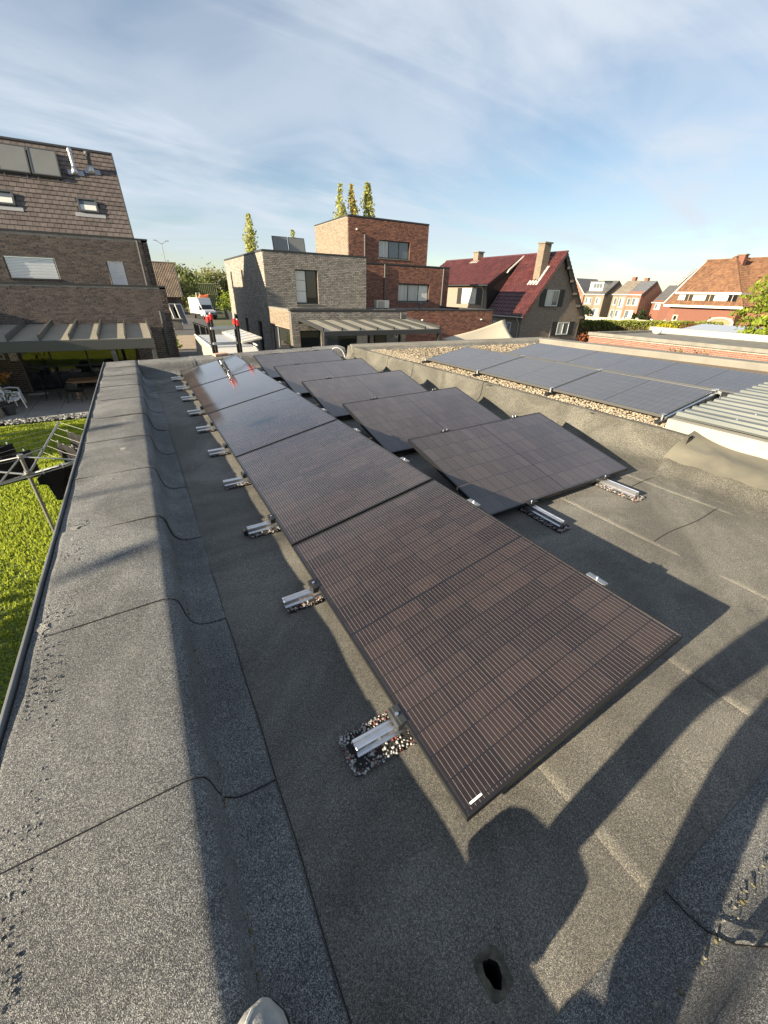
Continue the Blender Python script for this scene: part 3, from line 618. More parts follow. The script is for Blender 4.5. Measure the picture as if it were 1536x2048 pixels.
MB().tube([(0.18*math.cos(a)+0.02, 0.05-0.05*math.cos(a), 0.1+0.24*math.sin(a)) for a in np.linspace(0, 3.1, 20)], 0.008, 6).build('loop', 'plastic_white', t, smooth=True)
# ---------------------------------------------------------------- neighbour's gravel roof with its own panels
gr = thing('gravel_roof_building', 'flat gravel-covered roof with dark kerb walls right of the felt upstand', 'building', deck=True)
MB().box(4.32, 9.2, 1.75, 7.5, -2.95, 0.20).build('wall', 'brick_dark', gr)
path = [(4.20, 8.85), (8.9, 7.53), (9.3, 2.9), (9.5, 0.2)]
for i in range(3):
    a, c = Vector((*path[i], 0)), Vector((*path[i+1], 0)); d = (c-a).normalized(); nn = Vector((-d.y, d.x, 0))
    prof = [(0.0, 0.05), (0.0, 0.325), (0.012, 0.345), (0.24, 0.350), (0.262, 0.335), (0.262, -0.3)]
    MB().prism(prof, -0.0 if i == 0 else 0.003, (c-a).length+(0.2 if i < 2 else 0), lambda p, z, s_: tuple(a+d*s_+nn*p+Vector((0, 0, z+0.002*i)))).build('parapet', 'coping_grey', gr, bevel=0.006)
    if i == 0: MB().prism([(-0.03, 0.22), (-0.03, 0.30), (-0.001, 0.31), (-0.001, 0.22)], 0.05, (c-a).length, lambda p, z, s_: tuple(a+d*s_+nn*p+Vector((0, 0, z)))).build('felt_skirt', 'felt', gr)
MB().add([(4.312, 1.9, 0.225), (9.4, 1.9, 0.225), (9.0, 7.6, 0.225), (4.312, 8.82, 0.225)], [(0, 1, 2, 3)]).build('gravel_bed', 'gravel_bed', gr)
pts = []
for _ in range(7000):
    y = 1.95+6.7*random.random()**1.15; x = 4.33+0.62*random.random(); pts.append((x, y, 0.232+random.random()*0.016))
for _ in range(5600):
    x = random.uniform(4.33, 8.9); y = random.uniform(6.0, 8.7)
    if y < 8.72-(x-4.33)*0.262: pts.append((x, y, 0.232+random.random()*0.016))
tag(scatter_blobs('gravel', pts, [random.uniform(0.009, 0.017) for _ in pts], 'pebble', gr), kind='stuff')
P3 = make_panel('solar_module', 1.46, 0.99, 'grey_frame', 'module_old', lip=0.013)
rows = [(4.70, 0.325, 5.665, 0.470, 'front', 2.14, 1.478), (5.70, 0.468, 6.48, 0.330, 'ridge', 2.08, 1.46), (6.54, 0.330, 7.45, 0.455, 'rear', 2.0, 1.43)]
first = True
nth = ['nearest', 'middle', 'farthest']
rowname = {'front': 'front row on the gravel roof, over the pebbles', 'ridge': 'ridge row on the gravel roof', 'rear': 'rear row on the gravel roof, by the kerb wall'}
for (xa, za, xb, zb, rn, yn, sp) in rows:
    dv = Vector((xb-xa, 0, zb-za)); sc = dv.length/0.99
    for k in range(3):
        M_ = basis((xa, yn+k*sp+1.45, za), (0, -1, 0), dv) @ Matrix.Diagonal((1, sc, 1, 1))
        if first: p = P3; p.matrix_world = M_; first = False
        else: p = dup(P3, M_)
        tag(p, '%s grey solar panel of the %s' % (nth[k], rowname[rn]), 'solar panel', 'solar panels on the gravel roof')
for k in range(4):
    yk = 2.13+k*1.478
    t = thing('panel_bracket', ['nearest black panel foot at the low edge of the front gravel-roof row', 'second black panel foot along the low edge of the gravel-roof row', 'third black panel foot along the low edge of the gravel-roof row', 'farthest black panel foot at the low edge of the gravel-roof row'][k], 'bracket', (4.70, yk, 0.235), group='panel feet on the gravel roof', deck=True)
    MB().box(-0.10, 0.12, -0.03, 0.03, 0, 0.05).build('foot', 'black_plastic', t, bevel=0.008)
    MB().tube([(-0.02, 0, 0.05), (-0.02, 0, 0.098)], 0.013, 8).build('stem', 'alu_dull', t)
    MB().box(-0.03, 0.02, -0.022, 0.022, 0.098, 0.106).build('clamp', 'alu', t)
    for xx in (5.655, 5.715):
        MB().box(xx-4.70-0.018, xx-4.70+0.018, -0.022, 0.022, 0.238, 0.252).build('clamp', 'alu', t)
t = thing('wind_plate', 'bare metal wind plate closing the near end of the gravel-roof panel rows', 'metal plate', (0, 0, 0), deck=True)
MB().add([(4.70, 2.105, 0.235), (5.67, 2.105, 0.235), (5.67, 2.105, 0.445), (4.70, 2.105, 0.30), (4.70, 2.11, 0.235), (5.67, 2.11, 0.235), (5.67, 2.11, 0.445), (4.70, 2.11, 0.30)], [(0, 1, 2, 3), (7, 6, 5, 4), (0, 4, 5, 1), (1, 5, 6, 2), (2, 6, 7, 3), (3, 7, 4, 0)]).build('plate', 'zinc', t)
MB().add([(5.68, 2.06, 0.235), (6.5, 2.06, 0.235), (6.5, 2.06, 0.31), (5.68, 2.06, 0.445), (5.68, 2.065, 0.235), (6.5, 2.065, 0.235), (6.5, 2.065, 0.31), (5.68, 2.065, 0.445)], [(0, 1, 2, 3), (7, 6, 5, 4), (0, 4, 5, 1), (1, 5, 6, 2), (2, 6, 7, 3), (3, 7, 4, 0)]).build('plate', 'zinc', t)
MB().prism([(4.70, 0.300), (5.67, 0.445), (5.67, 0.458), (4.70, 0.313)], 2.095, 2.118, lambda a, z, c: (a, c, z)).build('edge_profile', 'alu', t)
# ---------------------------------------------------------------- corrugated lean-to roof at the right edge
cr = thing('corrugated_canopy', 'pale corrugated sheet roof with white fascia at the right edge', 'roof', deck=True)
MB().box(4.50, 4.53, -2.0, 1.99, 0.17, 0.352).box(4.53, 7.2, 1.96, 1.99, 0.17, 0.35).build('fascia', 'white_fascia', cr)
MB().box(4.495, 4.60, -2.0, 1.985, 0.3522, 0.358).build('fascia_cap', 'white_fascia', cr)
pitchx = 0.145
prof = []
for k in range(18):
    xb = 4.56+k*pitchx
    for (f_, h_) in ((0.0, 0), (0.30, 0), (0.42, 0.034), (0.80, 0.034), (0.92, 0)): prof.append((xb+f_*pitchx, 0.372+h_+0.05*(xb+f_*pitchx-4.56)))
shc = MB().grid(lambda i, j: (prof[i][0], 1.98-j*0.5, prof[i][1]+0.004*math.sin(i*0.7+j)), len(prof)-1, 8).build('sheet', 'corrugated', cr, thick=0.003)
for k in range(1, 14, 2):
    for yy in (1.55, 0.9):
        xb = 4.56+k*pitchx+0.61*pitchx; MB().lathe([(0.016, 0), (0.016, 0.004), (0.007, 0.005), (0.007, 0.014)], 8, (xb, yy-0.1*k/6, 0.372+0.0365+0.05*(xb-4.56))).build('screw', 'alu', cr)
# ================================================================ ground
def plane_obj(name, pts, z, m, kind='structure'):
    o = MB().add([(x, y, z) for x, y in pts], [tuple(range(len(pts)))]).build(name, m); return tag(o, kind=kind)
plane_obj('terrain', [(-900, -300), (1200, -300), (1200, 1500), (-900, 1500)], G-0.02, 'terrain')
lawn = plane_obj('lawn', [(-16, -6), (-0.6, -6), (-0.6, 18.6), (-16, 18.6)], G-0.004, 'lawn_soil')
n = 120000
gx = rng.uniform(-7.5, -0.62, n); gy = -1+19.4*rng.random(n)**0.9
hgt = rng.uniform(0.025, 0.055, n)*np.clip(0.7+gy/14, 0.7, 1.5); a = rng.uniform(0, 6.28, n); w = rng.uniform(0.006, 0.012, n)*np.clip(0.6+gy/7, 0.7, 2.6)
gv = np.stack([np.stack([gx-np.cos(a)*w, gy-np.sin(a)*w, np.full(n, G-0.004)], 1), np.stack([gx+np.cos(a)*w, gy+np.sin(a)*w, np.full(n, G-0.004)], 1), np.stack([gx+rng.normal(0, 0.02, n), gy+rng.normal(0, 0.02, n), G+hgt], 1)], 1)
tag(soup('grass', gv.reshape(-1, 3), np.arange(3*n).reshape(n, 3), 'grass'), 'short mown green lawn grass below the left parapet', 'grass', kind='stuff')
drive = plane_obj('driveway', [(1.6, 9.0), (6.9, 9.0), (6.9, 38), (9.0, 60), (14, 120), (2.0, 120), (1.6, 38)], G+0.002, 'asphalt')
# sunlit clay paver field across the driveway
m_ = MB()
for j in range(60):
    for i in range(26):
        x = 1.66+i*0.205+(0.1 if j % 2 else 0); y = 38.6+j*0.205*1.0
        if x < 6.85+(y-38)*0.09: m_.box(x, x+0.195, y, y+0.195, 0.004, 0.012)
pv = m_.build('paver', 'paver', drive); pv.location.z = G; tag(pv, kind='stuff')
terr = plane_obj('terrace', [(-12, 19.2), (1.5, 19.2), (1.5, 24.6), (-12, 24.6)], G+0.012, 'joint')
sl_me = MB().box(0, 0.985, 0, 0.985, 0, 0.02).mesh('terrace_slab', bevel=0.004)
for i in range(9):
    for j in range(5):
        o = link('terrace_slab', sl_me, 'terrace_slab', terr); o.location = (-7.5+i*1.0, 19.25+j*1.0+0.0, G+0.0135+random.uniform(0, 0.003))
pts = [(random.uniform(-8, 0), random.uniform(18.62, 19.2), G+0.03+random.random()*0.03) for _ in range(900)]
tag(scatter_blobs('cobble_strip', pts, [random.uniform(0.045, 0.085) for _ in pts], 'pebble_grey'), 'strip of loose grey stones along the terrace edge', 'stones', kind='stuff')
gd2 = plane_obj('garden_ground', [(6.9, 9.9), (24, 9.9), (24, 24), (6.9, 24)], G+0.001, 'terrace_slab')
# ================================================================ building helpers
for nm in ('brick_dark', 'brick_grey', 'brick_red', 'brick_orange', 'tile_brown'):
    src = MATS[nm]
spec_one = {'brick_dark': ((0.165, 0.125, 0.106), (0.070, 0.054, 0.048)), 'brick_grey': ((0.40, 0.36, 0.31), (0.20, 0.18, 0.158)), 'brick_red': ((0.36, 0.165, 0.110), (0.15, 0.072, 0.054)), 'brick_orange': ((0.235, 0.100, 0.066), (0.150, 0.062, 0.043)), 'tile_brown': ((0.150, 0.122, 0.110), (0.085, 0.070, 0.064))}
for nm, (a_, b_) in spec_one.items(): mat(nm+'_one', a_, 0.85 if 'brick' in nm else 0.7, col2=b_, rnd=0.75, var=0.35, vscale=9, bump=0.45, bscale=45)
class Fr:
    """facade frame: o origin, u along the wall, n outward normal; P(a, d, z)"""
    def __init__(s, o, u, n): s.o = Vector(o); s.u = Vector(u).normalized(); s.n = Vector(n).normalized()
    def P(s, a, d, z): q = s.o+s.u*a+s.n*d; return (q.x, q.y, q.z+z)
def cut_rects(W_, z0, z1, ops):
    us = sorted({0.0, W_, *[min(max(v, 0), W_) for o in ops for v in (o[0], o[1])]}); zs = sorted({z0, z1, *[min(max(v, z0), z1) for o in ops for v in (o[2], o[3])]}); res = []
    for i in range(len(us)-1):
        j = 0
        while j < len(zs)-1:
            def hit(j): return any(o[0]-1e-6 < (us[i]+us[i+1])/2 < o[1]+1e-6 and o[2]-1e-6 < (zs[j]+zs[j+1])/2 < o[3]+1e-6 for o in ops)
            if hit(j): j += 1; continue
            k = j
            while k+1 < len(zs)-1 and not hit(k+1): k += 1
            res.append((us[i], us[i+1], zs[j], zs[k+1])); j = k+1
    return res
def wall(parent, fr, W_, z0, z1, ops, m, thick=0.25, name='wall'):
    b = MB()
    for (a0, a1, c0, c1) in cut_rects(W_, z0, z1, ops): b.box(a0, a1, -thick, 0, c0, c1, fr.P)
    return b.build(name, m, parent)
def bricks(parent, fr, W_, z0, z1, ops, bm, L_=0.26, h=0.088, j=0.017, pr=0.012, one=None, nmax=300):
    """running bond of real bricks standing proud of the mortar; bricks inside the `one` window (a0,a1,z0,z1) become single objects"""
    b = MB(); singles = []; nrow = int((z1-z0)/h)
    for r in range(nrow):
        zz0 = z0+r*h; zz1 = zz0+h-j; off = (L_/2 if r % 2 else 0)
        blk = sorted([(o[0], o[1]) for o in ops if o[2] < zz1 and o[3] > zz0])
        a = -off
        while a < W_:
            s0, s1 = max(a, 0), min(a+L_-j, W_)
            segs = [(s0, s1)]
            for (p, q) in blk:
                ns = []
                for (x, y) in segs:
                    if q <= x or p >= y: ns.append((x, y)); continue
                    if p-x > 0.02: ns.append((x, p))
                    if y-q > 0.02: ns.append((q, y))
                segs = ns
            for (x, y) in segs:
                if y-x < 0.02: continue
                full = abs((y-x)-(L_-j)) < 1e-4
                if one and full and len(singles) < nmax and one[0] < x < one[1] and one[2] < zz0 < one[3]: singles.append((x, zz0))
                else:
                    d = pr+random.uniform(-0.005, 0.005); v = [fr.P(x, 0, zz0), fr.P(y, 0, zz0), fr.P(y, 0, zz1), fr.P(x, 0, zz1), fr.P(x, d, zz0), fr.P(y, d, zz0), fr.P(y, d, zz1), fr.P(x, d, zz1)]
                    b.add(v, [(4, 5, 6, 7), (0, 1, 5, 4), (1, 2, 6, 5), (2, 3, 7, 6), (3, 0, 4, 7)])
            a += L_
    if b.f: tag(b.build('brick_courses', bm, parent), kind='stuff')
    if singles:
        q0 = Fr((0, 0, 0), fr.u, fr.n); me = MB().box(0, L_-j, -0.008, pr, 0, h-j, q0.P).mesh('brick')
        for (x, zz) in singles:
            o = link('brick', me, bm+'_one', parent); o.location = Vector(fr.P(x, random.uniform(-0.005, 0.005), zz))
def window(parent, fr, a0, a1, z0, z1, cols=(1,), fm='frame_dark', panes=('pane',), depth=0.10, fwid=0.055, sill='coping_grey', rows=(1,), name='window', sillout=0.05, label=None):
    """frame with mullions, one pane per light, sill"""
    b = MB(); dd0, dd1 = -depth-0.06, -depth
    b.box(a0, a1, dd0, dd1, z0, z0+fwid, fr.P).box(a0, a1, dd0, dd1, z1-fwid, z1, fr.P).box(a0, a0+fwid, dd0, dd1, z0+fwid, z1-fwid, fr.P).box(a1-fwid, a1, dd0, dd1, z0+fwid, z1-fwid, fr.P)
    tot = sum(cols); x = a0; lights = []
    for i, c in enumerate(cols):
        xn = x+(a1-a0)*c/tot; l0 = x+(fwid if i == 0 else fwid*0.4); l1 = xn-(fwid if i == len(cols)-1 else fwid*0.4)
        if i < len(cols)-1: b.box(xn-fwid*0.4, xn+fwid*0.4, dd0, dd1-0.001, z0+fwid, z1-fwid, fr.P)
        zt = sum(rows); zz = z0
        for k, r_ in enumerate(rows):
            zn = zz+(z1-z0)*r_/zt; q0 = zz+(fwid if k == 0 else fwid*0.4); q1 = zn-(fwid if k == len(rows)-1 else fwid*0.4)
            if k < len(rows)-1: b.box(l0, l1, dd0, dd1-0.002, zn-fwid*0.4, zn+fwid*0.4, fr.P)
            lights.append((l0, l1, q0, q1, i*len(rows)+k)); zz = zn
        x = xn
    w = b.build(name, fm, parent)
    if label: w['label'] = label
    for (l0, l1, q0, q1, i) in lights: MB().box(l0-0.005, l1+0.005, dd0+0.015, dd0+0.03, q0-0.005, q1+0.005, fr.P).build('pane', panes[i % len(panes)], w)
    if sill: MB().box(a0-0.04, a1+0.04, -depth, sillout, z0-0.06, z0-0.002, fr.P).build('sill', sill, w)
    return w
def coping(parent, pts, w, h, m, z, out=0.03, name='coping'):
    """flat cap along a closed or open axis-aligned run: list of boxes"""
    b = MB()
    for (x0_, x1_, y0_, y1_) in pts: b.box(x0_, x1_, y0_, y1_, z, z+h)
    return b.build(name, m, parent)
def downpipe(parent, fr, a, z0, z1, m='metal_dark', r=0.045, d=0.07, name='downpipe'):
    return MB().tube([fr.P(a, d, z0), fr.P(a, d, z1)], r, 8).build(name, m, parent, smooth=False)
def tiled_slope(parent, O, U, V, N, L_, H_, tw, th, m, name='roof_tile', wave=0.0, one=None, skip=(), thick=0.018, lean=None, nmax=300, onem=None):
    """rows of lapped tiles on a slope. O corner at the eave, U along the eave, V up the slope, N normal. Each tile is its own piece of geometry"""
    O, U, V, N = Vector(O), Vector(U).normalized(), Vector(V).normalized(), Vector(N).normalized(); b = MB(); singles = []
    nr = int(math.ceil(H_/th))
    for r in range(nr):
        v0 = r*th; v1 = min(v0+th*1.12, H_); off = tw/2 if (r % 2 and not wave) else 0
        lo = 0.0; hi = L_
        if lean: lo, hi = lean(v0)
        a = lo-off
        while a < hi-0.01:
            x0_, x1_ = max(a, lo), min(a+tw*(0.95 if not wave else 1.0), hi); a += tw
            if x1_-x0_ < 0.03: continue
            xm, vm = (x0_+x1_)/2, v0+th/2
            if any(s[0] < xm < s[1] and s[2] < vm < s[3] for s in skip): continue
            if one and abs((x1_-x0_)-tw*0.95) < 1e-3 and v1-v0 > th*1.1 and len(singles) < nmax and one[0] < xm < one[1] and one[2] < vm < one[3]: singles.append((x0_, v0)); continue
            l0 = thick*1.9+random.uniform(-0.003, 0.003); l1 = 0.004
            if wave:
                prof = [(0, 0.0), (0.18, 0.7), (0.36, 1.0), (0.54, 0.7), (0.72, 0.1), (0.86, -0.15), (1.0, 0.0)]; k = len(prof); vs = []
                for (vv, ll) in ((v0, l0), (v1, l1)):
                    for (p, q) in prof: vs.append(tuple(O+U*(x0_+(x1_-x0_)*p)+V*vv+N*(ll+wave*q)))
                for (p, q) in prof: vs.append(tuple(O+U*(x0_+(x1_-x0_)*p)+V*v0+N*(wave*q*0.2)))
                b.add(vs, [(i, i+1, k+i+1, k+i) for i in range(k-1)]+[(2*k+i, 2*k+i+1, i+1, i) for i in range(k-1)])
            else:
                c = [O+U*x0_+V*v0, O+U*x1_+V*v0, O+U*x1_+V*v1, O+U*x0_+V*v1]; ll = [l0, l0, l1, l1]
                b.add([tuple(p) for p in c]+[tuple(c[i]+N*ll[i]) for i in range(4)], [(4, 5, 6, 7), (0, 1, 5, 4), (1, 2, 6, 5), (3, 0, 4, 7)])
    if b.f: tag(b.build(name, m, parent), kind='stuff')
    if singles:
        mb = MB(); T = lambda a, v, d: tuple(U*a+V*v+N*d); w_ = tw*0.95; vs = [T(0, 0, 0), T(w_, 0, 0), T(w_, th*1.12, 0), T(0, th*1.12, 0), T(0, 0, thick*1.9), T(w_, 0, thick*1.9), T(w_, th*1.12, 0.004), T(0, th*1.12, 0.004)]
        me = mb.add(vs, [(4, 5, 6, 7), (0, 1, 5, 4), (1, 2, 6, 5), (3, 0, 4, 7)]).mesh(name)
        for (x, v) in singles:
            o = link(name, me, onem or m, parent); o.location = O+U*x+V*v+N*random.uniform(-0.002, 0.003)
def slab(parent, O, U, V, N, L_, H_, t, m, name='roof'):
    O, U, V, N = Vector(O), Vector(U).normalized(), Vector(V).normalized(), Vector(N).normalized()
    return MB().box(0, L_, 0, H_, -t, 0, lambda a, v, d: tuple(O+U*a+V*v+N*d)).build(name, m, parent)
# ================================================================ dark brick house on the left
HX0, HX1, HY = -11.0, 1.57, 24.55
h1 = thing('dark_brick_house', 'dark brown brick house with steep tiled roof and white roller shutters on the left', 'house', (-4.7, 27, G))
ox, oy = 4.7, -27
F1 = Fr((HX0+ox, HY+oy, 0), (1, 0, 0), (0, -1, 0)); A = lambda X: X-HX0
ZL = 4.46                                      # lower parapet (local heights)
ops = [(A(-5.0), A(-0.25), 0.02, 2.0), (A(-10), A(-7.5), 0.9, 2.0)]
wall(h1, F1, HX1-HX0, 0, ZL, ops, 'mortar_dark')
bricks(h1, F1, HX1-HX0, 0, ZL, ops, 'brick_dark', one=(A(-1.4), A(1.45), 2.95, 4.4))
F1s = Fr((HX1+ox, HY+oy, 0), (0, 1, 0), (1, 0, 0)); wall(h1, F1s, 11.5, 0, ZL, [], 'mortar_dark'); bricks(h1, F1s, 7, 0, ZL, [], 'brick_dark')
MB().box(HX0+ox, HX1+ox-0.25, HY+oy+0.25, HY+oy+11.4, ZL-0.35, ZL-0.30).build('lower_roof', 'felt_deck', h1)
coping(h1, [(HX0+ox, HX1+ox+0.03, HY+oy-0.035, HY+oy+0.30), (HX1+ox-0.28, HX1+ox+0.03, HY+oy+0.30, HY+oy+11.5)], 0, 0.07, 'coping', ZL)
downpipe(h1, F1, A(1.12), 1.1, 3.45, 'metal_dark', 0.055)
# sliding patio doors
w = window(h1, F1, A(-5.0), A(-0.25), 0.02, 2.0, (1.05, 1.35, 1.2, 0.9), 'frame_dark', ('pane',), 0.12, 0.075, sill=None, rows=(1.0, 0.85), name='patio_door')
window(h1, F1, A(-10), A(-7.5), 0.9, 2.0, (1, 1))
# wing of the house beyond the left edge of the picture; it shades the terrace
MB().box(-14+ox, -8.6+ox, 19.0+oy, HY+oy-0.01, 0, ZL+0.1).build('side_wing', 'brick_dark', h1)
# upper storey, set back
UY = 25.5; UX1 = 1.28; ZU = 6.41
F2 = Fr((HX0+ox, UY+oy, 0), (1, 0, 0), (0, -1, 0))
ops2 = [(A(-4.40), A(-2.60), 4.68, 5.50), (A(-0.65), A(0.10), 4.46, 5.51), (A(-8.4), A(-6.6), 4.68, 5.5)]
wall(h1, F2, UX1-HX0, 4.12, ZU, ops2, 'mortar_dark'); bricks(h1, F2, UX1-HX0, 4.4, ZU, ops2, 'brick_dark')
F2s = Fr((UX1+ox, UY+oy, 0), (0, 1, 0), (1, 0, 0)); wall(h1, F2s, 9.5, 4.12, ZU, [], 'mortar_dark'); bricks(h1, F2s, 6, 4.4, ZU, [], 'brick_dark')
coping(h1, [(HX0+ox, UX1+ox+0.03, UY+oy-0.03, UY+oy+0.28), (UX1+ox-0.28, UX1+ox+0.03, UY+oy+0.28, UY+oy+9.5)], 0, 0.06, 'coping', ZU)
downpipe(h1, F2, A(0.86), 4.15, ZU-0.02, 'metal_dark', 0.05)
def roller(parent, fr, a0, a1, z0, z1, d=-0.05):
    s_ = MB(); nS = int((z1-z0)/0.055)
    for k in range(nS): s_.box(a0, a1, d-0.02, d-(0.0 if k % 2 else 0.004), z0+k*(z1-z0)/nS, z0+(k+1)*(z1-z0)/nS-0.006, fr.P)
    sh = s_.build('roller_shutter', 'shutter_white', parent)
    MB().box(a0, a0+0.03, d-0.03, d+0.01, z0, z1, fr.P).box(a1-0.03, a1, d-0.03, d+0.01, z0, z1, fr.P).build('guide_rail', 'frame_dark', sh)
    MB().box(a0-0.05, a1+0.05, d, 0.06, z0-0.065, z0-0.005, fr.P).build('sill', 'coping', sh)
roller(h1, F2, A(-4.38), A(-2.62), 4.70, 5.48); roller(h1, F2, A(-0.63), A(0.08), 4.46, 5.49); roller(h1, F2, A(-8.38), A(-6.62), 4.7, 5.48)
# steep tiled roof
pt = R(50); VX1 = 0.73; V = Vector((0, math.cos(pt), math.sin(pt))); Nn = Vector((0, -math.sin(pt), math.cos(pt))); SL = 4.72
O = Vector((HX0+ox, UY+oy+0.02, ZU+0.05))
slab(h1, O-Nn*0.01, (1, 0, 0), V, Nn, VX1-HX0, SL, 0.15, 'coping')
sk = [(A(-1.17), A(-0.36), 1.12, 1.90), (A(-4.6), A(-3.38), 1.10, 1.88)]
tiled_slope(h1, O, (1, 0, 0), V, Nn, VX1-HX0, SL, 0.255, 0.245, 'tile_brown', one=(A(-2.6), A(0.7), 0.0, 4.6), skip=sk, onem='tile_brown_one')
Vb = Vector((0, -math.cos(pt), math.sin(pt))); Ob = O+V*SL*1.0+Vector((0, math.cos(pt)*SL, -math.sin(pt)*SL)); slab(h1, Ob, (1, 0, 0), Vb, Vector((0, math.sin(pt), math.cos(pt))), VX1-HX0, SL, 0.12, 'tile_brown')
gm = MB(); top = O+V*SL; gm.prism([(0.0, 0.0), (math.cos(pt)*SL*2, 0.0), (math.cos(pt)*SL, math.sin(pt)*SL-0.1)], VX1-HX0-0.3, VX1-HX0-0.05, lambda a, z, c: (O.x+c, O.y+a, O.z+z)); gm.build('gable', 'mortar_dark', h1)
MB().prism([(-0.10, -0.03), (0.10, -0.03), (0.07, 0.05), (-0.07, 0.05)], 0, VX1-HX0+0.03, lambda a, z, c: (top.x+c, top.y+a, top.z+z)).build('ridge_cap', 'coping', h1)
MB().box(VX1-HX0-0.01, VX1-HX0+0.05, 0, SL, -0.12, 0.06, lambda a, v, d: tuple(O+Vector((a, 0, 0))+V*v+Nn*d)).build('verge', 'metal_dark', h1)
T1 = lambda a, v, d: tuple(O+Vector((a, 0, 0))+V*v+Nn*d)
for (a0, a1, v0, v1) in ((A(-1.15), A(-0.38), 1.16, 1.86), (A(-4.58), A(-3.40), 1.14, 1.84)):
    f_ = MB().box(a0, a1, v0, v0+0.09, 0, 0.12, T1).box(a0, a1, v1-0.07, v1, 0, 0.13, T1).box(a0, a0+0.08, v0+0.09, v1-0.07, 0, 0.12, T1).box(a1-0.08, a1, v0+0.09, v1-0.07, 0, 0.12, T1).build('skylight', 'metal_dark', h1, bevel=0.006)
    MB().box(a0+0.07, a1-0.07, v0+0.08, v1-0.06, 0.05, 0.07, T1).build('pane', 'pane_blue', f_)
    MB().box(a0+0.08, a1-0.08, v0+0.09, v0+0.40, 0.0705, 0.073, T1).build('blind', 'blind', f_)
    MB().box(a0-0.18, a1+0.22, v0-0.22, v0-0.01, 0.02, 0.045, T1).build('flashing', 'lead', f_)
for (a, v, kind) in ((A(-0.93), 3.33, 0), (A(-0.26), 3.52, 1)):
    c = O+Vector((a, 0, 0))+V*v
    fl = MB().box(a-0.28, a+0.33, v-0.16, v+0.10, 0.03, 0.055, T1).build('flashing', 'flue_steel', h1)
    MB().lathe([(0.17, -0.05), (0.13, 0.10), (0.10, 0.24)], 14, tuple(c)).build('flue_cone', 'flue_steel', fl, smooth=True)
    if kind == 0: MB().lathe([(0.075, 0.2), (0.075, 0.76), (0.10, 0.77), (0.10, 0.84), (0.05, 0.92)], 14, tuple(c)).lathe([(0.09, 0.50), (0.09, 0.54)], 14, tuple(c)).lathe([(0.09, 0.64), (0.09, 0.68)], 14, tuple(c)).build('flue_pipe', 'flue_steel', fl, smooth=False)
    else: MB().lathe([(0.08, 0.2), (0.08, 0.62), (0.13, 0.63), (0.13, 0.72), (0.06, 0.76)], 14, tuple(c)).build('flue_pipe', 'coping', fl)
# solar thermal collectors on that roof
for i, (a0, a1) in enumerate(((A(-3.72), A(-2.60)), (A(-2.55), A(-1.50)), (A(-4.85), A(-3.77)))):
    t = thing('solar_collector', ['middle flat grey solar collector on the left house roof', 'rightmost flat grey solar collector on the left house roof, beside the steel flue', 'leftmost flat solar collector on the left house roof, cut by the frame'][i], 'solar collector', Vector(O)+Vector((a0, 0, 0))+Vector((-4.7, 27, G))+V*2.83, group='collectors on the left house roof')
    T = lambda a, v, d: tuple(Vector((a, 0, 0))+V*v+Nn*d)
    w_ = a1-a0; MB().box(0, w_, 0, 0.05, 0.06, 0.17, T).box(0, w_, 1.38, 1.43, 0.06, 0.17, T).box(0, 0.05, 0.05, 1.38, 0.06, 0.17, T).box(w_-0.05, w_, 0.05, 1.38, 0.06, 0.17, T).build('frame', 'metal_dark', t)
    MB().box(0.045, w_-0.045, 0.045, 1.385, 0.08, 0.155, T).build('absorber', 'absorber', t)
    MB().box(0.15, 0.19, -0.10, 0.1, 0.03, 0.058, T).box(w_-0.19, w_-0.15, -0.10, 0.1, 0.03, 0.058, T).build('bracket', 'alu_dull', t)
    if i == 1: MB().tube([T(w_+x_, 0.35+0.1*math.sin(x_*16), 0.12+0.06*math.cos(x_*11)) for x_ in np.linspace(0, 0.36, 16)], 0.025, 6).build('hose', 'black_plastic', t)
# ---------------------------------------------------------------- patio cover on the left house
def patio_cover(name, label, X0_, X1_, Yw, Yf, zw, zf_, nraft, posts, fasc, dirn=-1, m='metal_dark', gl='roof_glass', rh=0.13):
    t = thing(name, label, 'patio cover', ((X0_+X1_)/2, (Yw+Yf)/2, G)); cx, cy = (X0_+X1_)/2, (Yw+Yf)/2
    MB().box(X0_-cx, X1_-cx, Yf-cy-0.10, Yf-cy+0.06, zf_-fasc-G, zf_-G).build('gutter', m, t, bevel=0.01)
    MB().box(X0_-cx, X1_-cx, Yw-cy-0.10, Yw-cy-0.012, zw-0.08-G, zw+0.06-G).build('wall_plate', m, t)
    dy = Yf-Yw; sl_ = (zf_-zw)/dy
    rs = np.linspace(X0_+0.04, X1_-0.04, nraft)
    for x in rs: MB().prism([(Yw-cy-0.1, zw+0.03-G), (Yw-cy-0.1, zw+0.03+rh-G), (Yf-cy+0.02, zf_+rh-0.02-G), (Yf-cy+0.02, zf_-0.02-G)], x-cx-0.03, x-cx+0.03, lambda a, z, c: (c, a, z)).build('rafter', m, t)
    for i in range(nraft-1):
        MB().prism([(Yw-cy-0.1, zw+0.06-G), (Yw-cy-0.1, zw+0.07-G), (Yf-cy+0.0, zf_+0.02-G), (Yf-cy+0.0, zf_+0.01-G)], rs[i]-cx+0.031, rs[i+1]-cx-0.031, lambda a, z, c: (c, a, z)).build('glass_sheet', gl, t)
    for x in posts: MB().box(x-cx-0.075, x-cx+0.075, Yf-cy-0.075, Yf-cy+0.075, 0.01, zf_-fasc-0.001-G).build('post', m, t, bevel=0.006)
    return t
patio_cover('patio_cover', 'dark metal patio cover with sloping rafters on the left brick house', -8.0, 0.44, 24.5, 20.2, -0.06, -0.30, 10, (0.36, -1.10, -7.9), 0.36, rh=0.24)
